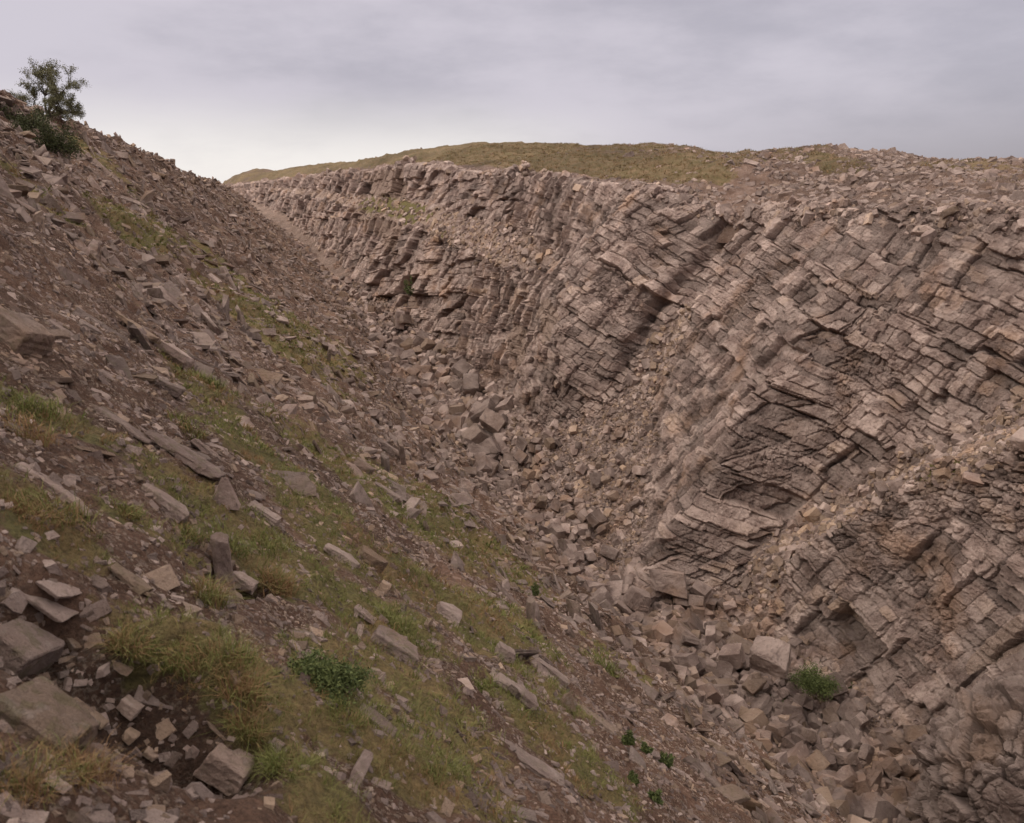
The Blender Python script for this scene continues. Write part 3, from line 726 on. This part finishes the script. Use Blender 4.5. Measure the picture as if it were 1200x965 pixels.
# ---- hero stones placed where the photograph has them
def hero(u, v, wpx, hpx, ang, kind, label, tn, seed, thick=.3, cat=None, name=None, tiltn=0., emb=.33):
    """wpx: length in photo pixels, hpx: width, ang: image angle of long axis (deg, + = down to the right)"""
    if u > 300 and kind == 'slab': ang += random.Random(seed).uniform(-14, 14)
    p = hit(u, v)
    if p is None: return
    # use the detailed slope for the height
    d0 = Vector(ray(u, v)).normalized(); _h = BVD.ray_cast(Vector((0, 0, 0)), d0)
    if _h[0] is not None: p, n = _h[0], _h[1]
    else: n = Vector((.5, .2, .8))
    n = Vector((NX * .62, NY * .62, .78)) .normalized()
    d = p.length; a = R(ang)
    # long axis: image direction carried onto the ground plane
    du, dv = math.cos(a), math.sin(a)
    ax = Vector((du, -dv * math.sin(PITCH), -dv * math.cos(PITCH)))
    ax = (ax - n * ax.dot(n)).normalized()
    side = n.cross(ax).normalized()
    if tiltn:
        nn = (Matrix.Rotation(R(tiltn), 3, ax) @ n); side = nn.cross(ax).normalized(); n = nn
    ppm = FPX / (p.dot(Vector((0, math.cos(PITCH), -math.sin(PITCH)))))
    L = wpx / 2 / (ppm * max(.75, math.hypot(*_imgdir(p, ax)))) * (.72 if kind == 'block' and p.length > 20 else .95)
    Wd = hpx / 2 / (ppm * max(.6, math.hypot(*_imgdir(p, side)))) * (.65 if kind == 'block' and p.length > 20 else .95)
    thick = min(thick, .8) * .72
    if kind == 'pyramid':
        ax = Vector((.12, .05, 1)).normalized(); side = ax.cross(Vector((NX * .3, -1, 0))).normalized(); n = ax.cross(side)
        L = wpx / 2 / ppm; Wd = hpx / 2 / ppm
    V, Lo, S = rock_proto((1, Wd / L, thick * Wd / L), 6 if kind != 'pyramid' else 1, seed, .0)
    if kind == 'pyramid':
        k_ = np.clip((V[:, 0] + 1) / 2, 0, 1); V = V.copy(); V[:, 1] *= 1 - .85 * k_; V[:, 2] *= 1 - .6 * k_
    co, Lf, Sf = detail((V, Lo, S), seed, .07 if kind == 'block' else .025, .06 if kind == 'block' else .04)
    rot = np.array([list(ax), list(side), list(n)]).T
    if kind == 'pyramid': p = p + ax * (L * .75); emb = .5; thick = 0
    pos = np.array(p) + np.array(n) * (thick * Wd * (1 - 2 * emb))
    o = own_stone(name or ('stone_slab' if kind == 'slab' else 'boulder'), co, Lf, Sf, pos, rot, np.array([L, L, L]), tn)
    for pl in o.data.polygons: pass
    tag(o, label, cat or ('stone slab' if kind == 'slab' else 'boulder'))
    return o
def _imgdir(p, ax):
    a = project(np.array([list(p), list(p + ax * .05)])); dpt = p.dot(Vector((0, math.cos(PITCH), -math.sin(PITCH))))
    return (float(a[0][1] - a[0][0]) * dpt / FPX / .05, float(a[1][1] - a[1][0]) * dpt / FPX / .05)
def dense_bvh():
    P = PS[::3, ::2]; m = SS.dist.max(); return coarse_bvh([P[:, :], PF[::3, ::2]])
BVD = dense_bvh()
T = lambda b, w=.3, m=.0: (b * .78, min(1, w + .25), max(m, .2))
for h_ in [
    (205, 420, 34, 22, 60, 'slab', 'pale squarish stone block sitting alone on the upper left slope', T(1, .2), 1, .6),
    (190, 595, 62, 22, 35, 'slab', 'thick grey slab with pale lichen edge, left of the pointed stone', T(.75, .2, .3), 2, .9),
    (262, 588, 34, 34, 60, 'pyramid', 'pointed triangular stone standing up out of the grass', T(1.1, .4), 3, 1.4),
    (218, 536, 92, 26, 35, 'slab', 'long grey slab lying in the grass above the pointed stone', T(.6, .2, .3), 4, .3),
    (145, 500, 80, 14, 38, 'slab', 'narrow weathered plank of stone pointing down at the long grey slab', T(.5, .3, .3), 5, .4),
    (62, 572, 108, 12, 22, 'slab', 'very long thin splintered slab at the left edge of the grass', T(.75, .2, .3), 6, .5),
    (275, 678, 58, 16, 48, 'slab', 'narrow dark slab blotched with white lichen beside the peat hole', T(.8, .1), 7, .7),
    (308, 605, 44, 13, 45, 'slab', 'small leaning slab just right of the pointed stone', T(.65, .3), 8, .8),
    (265, 902, 56, 34, 40, 'block', 'rounded pale boulder lying below the overhanging turf', T(.85, .5), 9, .8),
    (18, 775, 62, 60, 60, 'block', 'large rounded grey boulder cut by the left edge', T(.4, .2, .4), 10, .8),
    (52, 850, 110, 66, 48, 'block', 'biggest low brown boulder in the lower left corner', T(.32, .6, .4), 11, .5),
    (55, 708, 66, 26, 18, 'slab', 'flat grey slab set in soil near the left edge', T(.7, .2), 12, .2),
    (68, 690, 40, 26, 20, 'slab', 'small pale flagstone touching the flat grey slab', T(.75, .4), 13, .2),
    (150, 680, 58, 13, 30, 'slab', 'brown plank shaped stone above the dark soil', T(.35, .8), 14, .6),
    (164, 690, 30, 7, 15, 'slab', 'thin tan splinter under the brown plank shaped stone', T(.85, .9), 15, .5),
    (152, 830, 24, 18, 40, 'block', 'small pale chunk in the middle of the dark soil', T(.9, .5), 16, .7),
    (143, 784, 28, 10, 28, 'slab', 'short tan stick shaped stone on top of the dark soil', T(.7, .8), 17, .7),
    (102, 838, 48, 11, 30, 'slab', 'long tan splinter stone low in the dark soil', T(.6, .95), 18, .7),
    (152, 864, 16, 12, 30, 'block', 'small ochre stone beside the pale chunk', T(.8, 1), 19, .7),
    (176, 885, 17, 10, 40, 'block', 'little pale wedge at the lower rim of the dark soil', T(.9, .6), 20, .6),
    (15, 395, 70, 44, 60, 'block', 'dark jutting outcrop block at the left edge with rusty side', T(.4, .5), 21, .9),
    (72, 388, 44, 12, 8, 'slab', 'pale flat stone above the squarish block near dead grass', T(.7, .4), 22, .4),
    (160, 386, 50, 15, 10, 'slab', 'wide tan slab uphill from the pale squarish block', T(.6, .7), 23, .4),
    (430, 660, 38, 20, 15, 'block', 'brown ledge shaped boulder on the rock outcrop mid slope', T(.35, .7), 24, .8),
    (400, 655, 46, 16, 45, 'slab', 'grey leaning slab resting against the brown ledge shaped boulder', T(.6, .2), 25, .6),
    (355, 765, 44, 12, 5, 'slab', 'thin pale plate lying level above the green bush', T(.85, .4), 26, .4),
    (455, 580, 40, 14, 32, 'slab', 'flat purple slab at the edge where slope meets the boulders', T(.5, .1), 27, .5),
    (452, 528, 36, 20, 12, 'slab', 'broad dark slab tipped over the boulders at the slope foot', T(.4, .2), 28, .5),
    (523, 722, 30, 30, 70, 'slab', 'upright pale square slab in the middle of the slope', T(.7, .3), 29, .5),
    (460, 760, 60, 30, 38, 'slab', 'rough lichen spotted slab below the upright square slab', T(.5, .2, .4), 30, .5),
    (602, 812, 56, 14, 42, 'slab', 'long square edged slab like a beam on the lower slope', T(.6, .3), 31, .9),
    (664, 828, 22, 22, 60, 'pyramid', 'brown wedge shaped boulder standing on the lower slope', T(.4, .85), 32, 1.2),
    (700, 845, 70, 18, 38, 'slab', 'smooth tan slab beside the brown wedge shaped boulder', T(.5, .6), 33, .25),
    (620, 895, 90, 24, 45, 'slab', 'very long smooth slab low on the slope pointing to the gorge', T(.55, .4), 34, .25),
    (440, 845, 56, 22, 40, 'slab', 'brown rough slab amid the green grass', T(.4, .5, .4), 35, .3),
    (645, 790, 44, 16, 25, 'slab', 'weathered slab sloping towards the wedge shaped boulder', T(.55, .4), 36, .5),
    (590, 770, 26, 18, 40, 'block', 'lichen patched block above the beam like slab', T(.6, .3), 37, .8),
    (428, 722, 30, 14, 20, 'slab', 'pale flat stone under the lichen spotted outcrop', T(.8, .3), 38, .4),
    (450, 690, 14, 16, 80, 'block', 'small yellow stone beside the green turf', T(.9, 1), 39, .6),
    (420, 905, 16, 44, 5, 'slab', 'narrow pale slab standing upright low in the grass', T(.7, .4), 40, .4),
    ]:
    hero(*h_)
# big boulders of the pile
for u, v, w, h, a, lb, t, sd in [
    (520, 485, 34, 20, 10, 'flat topped grey boulder crowning the big boulder pile', T(.75, .1), 51),
    (545, 572, 28, 22, 15, 'wide flat topped boulder standing in the lower boulder pile', T(.6, .1), 52),
    (505, 425, 30, 22, 30, 'dark boulder at the far top of the boulder pile', T(.4, .2), 53),
    (425, 548, 32, 16, 10, 'purple grey slab at the foot of the left slope', T(.4, .1), 54)]:
    hero(u, v, w, h, a, 'block', lb, t, sd, .8)

# outcrop mass at the lower right corner and toe boulders of the cliff
def outcrop(name, label, centre, size, rotz, seed, tn=.4, n=90, joint=.7, amp=.25, cat='rock outcrop', up=1.):
    """rounded jointed rock mass: a dense dome cut by joint planes"""
    bm = bmesh.new(); bmesh.ops.create_icosphere(bm, subdivisions=8 if n > 200 else 7, radius=1)
    U = np.array([v.co[:] for v in bm.verts]); F_ = np.array([[v.index for v in f.verts] for f in bm.faces]); bm.free()
    X = U * np.array(size)
    nr = X / np.array(size) ** 2; nr /= np.linalg.norm(nr, axis=-1)[..., None]
    cz, sz = math.cos(rotz), math.sin(rotz); RR = np.array([[cz, -sz, 0], [sz, cz, 0], [0, 0, 1]])
    X = X @ RR.T; nr = nr @ RR.T
    Q = X + seed * 3.1; k = min(1, size[0] / 2)
    Q = Q + np.stack([fbm(Q, .7, 2, 1), fbm(Q, .7, 2, 2), fbm(Q, .7, 2, 3)], -1) * .25
    Q = Q @ np.array([[1, 0, -.35], [0, 1, 0], [.35, 0, 1]])
    hh, ea, ta = cellular(Q, np.array([1.15, 1.15, .8]) * joint, seed + 1); hb, eb, tb = cellular(Q, joint * .42, seed + 9)
    hc, ec, tc_ = cellular(Q, joint * .2, seed + 19)
    D = ((hh - .5) * .75 + ta * .9 - .34 * (1 - sstep(.01, .12, ea)) + (hb - .5) * .28 + tb * .3 - .13 * (1 - sstep(.01, .15, eb)) + (hc - .5) * .08 - .04 * (1 - sstep(.01, .2, ec))) * joint * (.2 + .7 * amp)
    D = D + fbm(Q, .5, 3, 4) * amp * 1.6 + fbm(Q, 3, 5, 6) * .06
    X = X + nr * D[..., None]
    t = np.stack([np.clip(tn + (hh - .5) * .4, 0, 1), hh * .4, np.zeros_like(hh)], -1)
    o = link(name, raw_mesh(name, X, F_.ravel(), np.arange(len(F_)) * 3, t), M['stone'], loc=centre)
    return tag(o, label, cat)
def at_px(u, v, t): return Vector(ray(u, v)) * t
# nearest dark outcrop, bottom right corner
outcrop('rock_outcrop', 'dark rough jointed outcrop filling the bottom right corner', at_px(1240, 950, 25.0), (4.5, 3.6, 4.4), R(20), 5, .0, 330, 1.05, .5)
for u, v, t, sz, sd, lb in ((782, 684, 40.3, (.85, .75, .8), 3, 'huge weathered boulder leaning on the toe of the main cliff'), (748, 702, 40.0, (.65, .6, .6), 8, 'second huge boulder left of the one at the cliff toe'),
                            (903, 768, 32.4, (.72, .66, .7), 12, 'big weathered block beside the green plant at the spur foot')):
    V, L, S = detail(rock_proto((1, .85, .8), 9, 900 + sd), sd, .09, .07, .05)
    rr = np.array(Matrix.Rotation(sd, 3, 'Z') @ Matrix.Rotation(.4, 3, 'X'))
    tag(own_stone('boulder', V, L, S, np.array(at_px(u, v, t)), rr, np.array(sz), (.36, .3, 0)), lb, 'boulder')

# ------------------------------------------------------------------ grass
def blades(name, base, nrm, length, width, per, tintfn, spread, m, droop=.5, vertical=.6):
    N = len(base); K = per
    b = np.repeat(base, K, 0) + RNG.normal(size=(N * K, 3)) * np.repeat(spread, K)[:, None] * [1, 1, .15]
    L = np.repeat(length, K) * RNG.uniform(.5, 1.15, N * K)
    up = np.repeat(nrm, K, 0) * (1 - vertical) + np.array([0, 0, vertical]) + RNG.normal(size=(N * K, 3)) * .38
    up /= np.linalg.norm(up, axis=1)[:, None]
    az = RNG.random(N * K) * 2 * np.pi; w = np.stack([np.cos(az), np.sin(az), np.zeros(N * K)], -1) * (np.repeat(width, K) * .5)[:, None]
    out = up * [1, 1, 0] + RNG.normal(size=(N * K, 3)) * [.25, .25, 0] + np.array([NX * .12, NY * .12, 0])
    mid = b + up * (L * .55)[:, None]; tip = b + up * (L * .9)[:, None] + out * (L * droop)[:, None] - np.array([0, 0, .18]) * L[:, None] * droop
    V = np.stack([b - w, b + w, mid + w * .7, mid - w * .7, tip], 1).reshape(-1, 3)
    o = (np.arange(N * K) * 5)[:, None]
    loops = np.concatenate([o + [0, 1, 2, 3], o + [3, 2, 4]], 1).ravel()
    st = (np.arange(N * K) * 7)[:, None] + [0, 4]
    t = np.repeat(tintfn(N), K, 0) + RNG.normal(size=(N * K, 3)) * .12; t = np.clip(t, 0, 1)
    return V, loops, st.ravel(), np.repeat(t, 5, 0)
def join_raw(name, parts, smooth=False):
    V = []; L = []; S = []; T_ = []; vo = lo = 0
    for v, l, s, t in parts:
        V.append(v); L.append(l + vo); S.append(s + lo); T_.append(t); vo += len(v); lo += len(l)
    return raw_mesh(name, np.concatenate(V), np.concatenate(L), np.concatenate(S), np.concatenate(T_), smooth)
gdens = sstep(.34, .7, gmc + .35 * fbm(SS.c, 1.1, 3, 10))
parts = []
for d0, d1, n0, L_, w_ in ((0, 7, 170, .085, .005), (7, 14, 60, .10, .009), (14, 28, 22, .13, .018), (28, 60, 7, .17, .04)):
    p, n, d, i, j = SS.pick(gdens * n0 * ((dS >= d0) & (dS < d1)))
    N = len(p); ln = L_ * RNG.uniform(.5, 1.4, N)
    dry = np.clip(.42 + fbm(p, .9, 3, 6) * 1.2, 0, 1)
    parts.append(blades('g', p, n, ln, np.full(N, w_), 9, lambda N, dry=dry: np.stack([RNG.uniform(.1, .9, N), dry, np.zeros(N)], -1), np.full(N, L_ * .35), None))
tag(link('grass', join_raw('grass', parts), M['blade']), 'short green and straw coloured grass growing between the slabs', 'grass', kind='stuff')
p, n, d, i, j = SH.pick(sstep(.3, .7, gHc + .3 * fbm(SH.c, .5, 3, 10)) * 3.2 * (SH.dist < 130) * (FRh > 1.1) * (FRh < 3.3))
tag(link('hill_grass', join_raw('hill_grass', [blades('g', p, n, np.full(len(p), .24), np.full(len(p), .06), 6, lambda N: np.stack([RNG.uniform(.1, .9, N), RNG.uniform(.1, .9, N), np.zeros(N)], -1), np.full(len(p), .14), None)]), M['hillblade']), 'tawny grass on the rounded hill above the quarry face', 'grass', kind='stuff')
# named tufts
def tuft(u, v, hpx, wpx, dry, label, group=None):
    d0 = Vector(ray(u, v)).normalized(); h = BVD.ray_cast(Vector((0, 0, 0)), d0)
    if h[0] is None: return
    p = np.array(h[0]); d = h[0].length; ppm = FPX / d; H = hpx / ppm * .72; Wd = wpx / ppm / 2
    N = 26; a = RNG.random(N) * 6.28; r = np.sqrt(RNG.random(N)) * Wd
    base = np.stack([np.cos(a) * r, np.sin(a) * r, -(np.cos(a) * r * NX + np.sin(a) * r * NY) * KS * .8 - .02], -1)
    nr = np.stack([np.cos(a) * r / Wd * .5, np.sin(a) * r / Wd * .5, np.full(N, 1.)], -1)
    v_ = blades('t', base, nr, np.full(N, H), np.full(N, max(.004, .9 / ppm)), 22, lambda N: np.stack([RNG.uniform(.0, .8, N), np.clip(RNG.normal(dry * .8, .2, N), 0, 1), np.zeros(N)], -1), np.full(N, Wd * .3), None, droop=.75, vertical=.2)
    o = link('grass_tuft', join_raw('grass_tuft', [v_]), M['blade'], loc=p)
    tag(o, label, 'grass tuft', 'grass tufts on the left slope')
for t_ in [(268, 772, 36, 44, .5, 'large mixed green and straw tuft on top of the peat bank'),
    (282, 815, 60, 40, .9, 'shaggy rust brown tuft hanging over the dark hollow'), (292, 860, 50, 26, .8, 'straw tuft hanging beside the pale rounded boulder'),
    (155, 757, 40, 34, .75, 'olive brown tuft at the upper rim of the dark soil'), (190, 770, 26, 40, .3, 'green tuft between the brown tuft and the peat bank'),
    (225, 775, 34, 50, .6, 'wide straw tuft left of the large mixed tuft'), (240, 700, 40, 34, .7, 'brown tuft below the white blotched slab'),
    (335, 900, 36, 34, .25, 'green tuft right of the pale rounded boulder'), (60, 600, 30, 60, .75, 'wide rusty tuft near the very long thin slab'),
    (25, 605, 26, 40, .7, 'rusty tuft at the left edge under the long thin slab'), (85, 905, 46, 50, .9, 'blurred orange tuft in front of the biggest low boulder'),
    (15, 915, 50, 50, .8, 'orange tuft in the very bottom left corner'), (255, 635, 24, 60, .1, 'bright green tuft below the pointed stone'),
    (310, 640, 20, 50, .3, 'low green tuft above the peat hole'), (325, 690, 40, 30, .85, 'brown turf edge hanging beside the peat hole'),
    (240, 450, 20, 26, .15, 'green tuft below the pale squarish block'), (215, 500, 18, 40, .5, 'olive tuft above the long grey slab'),
    (460, 735, 34, 40, .2, 'green tuft behind the rough lichen spotted slab'), (450, 760, 26, 20, .8, 'yellow brown tuft beside the rough lichen spotted slab'),
    (515, 905, 20, 50, .15, 'dark green tuft low in the middle of the grass'), (400, 840, 22, 40, .4, 'olive tuft below the green bush'),
    (700, 778, 14, 40, .3, 'long low tuft near the slope foot'), (560, 800, 16, 40, .2, 'green tuft above the beam like slab'),
    (35, 478, 24, 50, .4, 'green tuft near the rusty sided outcrop block'), (20, 505, 30, 50, .95, 'dark rusty heather clump at the left edge'),
    (145, 600, 16, 30, .6, 'small olive tuft left of the thick grey slab'), (210, 625, 22, 36, .6, 'olive tuft under the thick grey slab')]:
    tuft(*t_)

# ------------------------------------------------------------------ leafy plants, tree
def leaves(centres, size, n_per, rad, K=1.):
    """small pointed quads spread in clumps"""
    N = len(centres) * n_per
    c = np.repeat(centres, n_per, 0) + RNG.normal(size=(N, 3)) * np.repeat(rad, n_per)[:, None]
    a = RNG.normal(size=(N, 3)); a /= np.linalg.norm(a, axis=1)[:, None]
    b = np.cross(a, RNG.normal(size=(N, 3))); b /= np.linalg.norm(b, axis=1)[:, None]
    L = size * RNG.uniform(.6, 1.3, N)[:, None]
    V = np.stack([c - a * L * .5, c + b * L * .2, c + a * L * .5, c - b * L * .2], 1).reshape(-1, 3)
    o = (np.arange(N) * 4)[:, None]
    t = np.clip(np.stack([RNG.uniform(0, 1, N), RNG.random(N), np.zeros(N)], -1), 0, 1)
    return V, (o + [0, 1, 2, 3]).ravel(), (np.arange(N) * 4), np.repeat(t, 4, 0)
def tubes(segs, k=6):
    V = []; L = []; S = []
    for a, b, ra, rb in segs:
        a, b = np.array(a), np.array(b); d = b - a; ln = np.linalg.norm(d)
        if ln < 1e-5: continue
        d /= ln
        x = np.cross(d, [.3, .9, .1]); x /= np.linalg.norm(x); y = np.cross(d, x); o = len(V)
        for p, r in ((a, ra), (b + d * rb * .3, rb)):
            for i in range(k): V.append(p + (x * math.cos(i * 6.283 / k) + y * math.sin(i * 6.283 / k)) * r)
        for i in range(k): S.append(len(L)); L += [o + i, o + (i + 1) % k, o + k + (i + 1) % k, o + k + i]
    V = np.array(V); return V, np.array(L), np.array(S), np.full((len(V), 3), .5)
def make_tree():
    base = np.array(at_px(56, 136, 55.5)); ppm = FPX / 55.5
    root = bpy.data.objects.new('hawthorn_tree', None); COL.objects.link(root); root.location = base
    tag(root, 'small wind shaped hawthorn tree standing alone on the left skyline', 'tree')
    segs = []; tips = []; tipr = []
    rnd = random.Random(4)
    def grow(p, d, L, r, lvl):
        n = 3; q = p
        for i in range(n):
            d2 = (d + Vector([rnd.gauss(0, .16) for _ in range(3)])).normalized(); q2 = q + d2 * (L / n)
            segs.append((q[:], q2[:], r * (1 - .22 * i), r * (1 - .22 * (i + 1)))); q = q2; d = d2
            if lvl >= 2: tips.append(q[:]); tipr.append(.11 if lvl == 2 else .09)
        if lvl < 4:
            for k in range(rnd.choice((3, 3, 4)) if lvl < 3 else 3):
                nd = (d * .9 + Vector([rnd.gauss(0, .62), rnd.gauss(0, .62), rnd.gauss(.08, .42)])).normalized()
                grow(q, nd, L * rnd.uniform(.55, .8), r * .5, lvl + 1)
    # main stems following the silhouette (x right, z up in metres)
    for (x, y, z, L, r) in ((-.25, .1, 1, 1.5, .10), (.15, -.1, 1, 1.7, .11), (.75, .1, .85, 1.5, .09), (-.85, 0, .75, 1.1, .07), (1.1, .2, .35, 1.1, .06), (.1, .8, .8, 1.0, .06), (.2, -.8, .7, 1.0, .06)):
        grow(Vector((0, 0, -.1)), Vector((x, y, z)).normalized(), L, r, 1)
    # low drooping right-hand sprays
    for k in range(6):
        grow(Vector((.5 + .1 * k, 0, .9 - .14 * k)), Vector((1, rnd.gauss(0, .3), .05 - .07 * k)).normalized(), .8, .03, 3)
    root.scale = (.95, .95, 1.0)
    o = link('trunk', join_raw('trunk', [tubes([((0, 0, -.5), (.02, 0, .35), .19, .13)] + segs)]), M['bark'], root)
    tp = np.array(tips)
    link('crown', join_raw('crown', [leaves(tp, .10, 22, np.array(tipr) * 1.1)]), M['leaf'], root)
    return root
tree = make_tree()
def bush(u, v, t, wpx, hpx, label, m, leaf, n, name='bush', cat='bush', seed=1, flat=.7):
    c = at_px(u, v, t) if t else None
    if c is None:
        h = BVD.ray_cast(Vector((0, 0, 0)), Vector(ray(u, v)).normalized())
        if h[0] is None: return
        c = h[0]
    ppm = FPX / c.length; rw, rh = wpx / ppm / 2, hpx / ppm
    root = bpy.data.objects.new(name, None); COL.objects.link(root); root.location = c; tag(root, label, cat)
    rnd = random.Random(seed); segs = []; cen = []
    for k in range(max(12, n // 130)):
        a = rnd.uniform(0, 6.28); r = math.sqrt(rnd.random()) * rw; h = rh * rnd.uniform(.25, 1.15) * math.sqrt(max(.05, 1 - (r / rw) ** 2 * .8))
        tip = (math.cos(a) * r, math.sin(a) * r * flat, h - r * math.cos(a) * .3 * KS)
        b0 = (tip[0] * .3, tip[1] * .3, -.05)
        segs.append((b0, tip, .03 * rw, .01 * rw))
        for f in (.45, .7, .9, 1.): cen.append([b0[i] + (tip[i] - b0[i]) * f for i in range(3)])
    cen = np.array(cen); per = max(3, n * 4 // len(cen))
    link('stem', join_raw('stem', [tubes(segs, 4)]), M['bark'], root)
    link('foliage', join_raw('foliage', [leaves(cen, leaf, per, np.full(len(cen), rw * .13))]), m, root)
    return root
bush(56, 178, None, 58, 34, 'dark tangled bush on the slope right below the hawthorn tree', M['darkleaf'], .13, 1800, seed=3)
bush(30, 152, None, 40, 26, 'second dark bush left of the tangled bush under the tree', M['darkleaf'], .13, 600, seed=5)
bush(385, 805, None, 92, 22, 'dark green leafy bush growing in the middle of the near slope', M['green'], .032, 3200, seed=6)
bush(955, 808, 31.6, 52, 22, 'bright green low plant at the foot of the right hand rock spur', M['green'], .07, 2200, 'plant', 'plant', 7)
bush(480, 347, 92, 12, 22, 'narrow green plant at the foot of the far cliff', M['green'], .2, 200, 'plant', 'plant', 8)
for k, (u, v, w, h, lb) in enumerate([(735, 872, 16, 14, 'small green fern left of the pair on the lower slope'), (757, 884, 14, 12, 'small green fern in the middle of three on the lower slope'), (778, 895, 18, 16, 'small green fern rightmost of three on the lower slope'),
    (627, 700, 10, 18, 'little upright green plant where slope meets brown boulders'), (768, 940, 14, 14, 'small green fern near the bottom of the lower slope'), (742, 918, 10, 12, 'tiny fern between two others near the bottom of the slope')]):
    bush(u, v, None, w, h, lb, M['green'], .055, 260, 'fern', 'fern', 20 + k)

# ------------------------------------------------------------------ light
w = bpy.data.worlds.new('World'); SC.world = w; w.use_nodes = True; nt = w.node_tree; nt.nodes.clear(); g = G(nt)
SUN_EL, SUN_AZ = R(40), R(-112)          # azimuth from +Y towards +X : the light comes from the left, a little behind
sky = g.n('ShaderNodeTexSky', sky_type='NISHITA'); sky.sun_disc = False; sky.sun_elevation = SUN_EL; sky.sun_rotation = SUN_AZ
tc = g.n('ShaderNodeTexCoord').outputs['Generated']
sep = g.n('ShaderNodeSeparateXYZ'); g.l(tc, sep.inputs[0])
z = sep.outputs['Z']; x = sep.outputs['X']
mp = g.n('ShaderNodeMapping'); mp.inputs['Scale'].default_value = (1, 1, 3.2); mp.inputs['Location'].default_value = (.35, .2, .1); g.l(tc, mp.inputs[0])
n1 = g.noise(mp.outputs[0], 1.6, 5, .5); n2 = g.noise(mp.outputs[0], 4.5, 6, .62)
cl_ = g.m('ADD', g.m('MULTIPLY', n1, .7), g.m('MULTIPLY', n2, .3))
c = g.mix(g.ramp(cl_, .40, .59), (5.0, 4.7, 5.35), (6.9, 6.4, 7.1))
az = g.ramp(x, -.75, .55)                                   # brighter cloud on the left, heavier on the right
c = g.mix(g.m('MULTIPLY', g.ramp(z, .17, .0), g.ramp(x, .05, .6)), c, (3.5, 3.2, 3.65))
brk = g.m('MULTIPLY', g.m('MULTIPLY', g.ramp(g.m('ADD', z, g.m('MULTIPLY', n2, .05)), .15, .06), g.ramp(x, .2, -.1)), g.ramp(g.m('ADD', n2, g.m('MULTIPLY', n1, .3)), .4, .7, .75, 1))
c = g.mix(brk, c, (10.0, 9.5, 9.2))
zen = g.ramp(z, .22, .8, .80, 2.3)
c = g.mix(g.ramp(z, .25, .6, 0, .85), c, (6.4, 5.8, 5.3)); c = g.mul(c, zen)
c = g.mix(.93, sky.outputs[0], c)
bg = g.n('ShaderNodeBackground'); bg.inputs['Strength'].default_value = .1; g.l(c, bg.inputs[0])
wo = g.n('ShaderNodeOutputWorld'); g.l(bg.outputs[0], wo.inputs[0])
sd = bpy.data.lights.new('sun', 'SUN'); sd.energy = 1.5; sd.angle = R(22); sd.color = (1, .93, .84)
so = bpy.data.objects.new('sun', sd); COL.objects.link(so)
L = Vector((math.cos(SUN_EL) * math.sin(SUN_AZ), math.cos(SUN_EL) * math.cos(SUN_AZ), math.sin(SUN_EL)))
so.rotation_euler = L.to_track_quat('Z', 'Y').to_euler(); so.location = (0, 0, 60)
SC.view_settings.view_transform = 'Standard'; SC.view_settings.look = 'None'; SC.view_settings.gamma = 1; SC.view_settings.exposure = .24
SC.render.engine = 'CYCLES'; SC.cycles.max_bounces = 4; SC.cycles.diffuse_bounces = 3; SC.cycles.use_denoising = True
SC.cycles.use_adaptive_sampling = True; SC.cycles.adaptive_threshold = .03
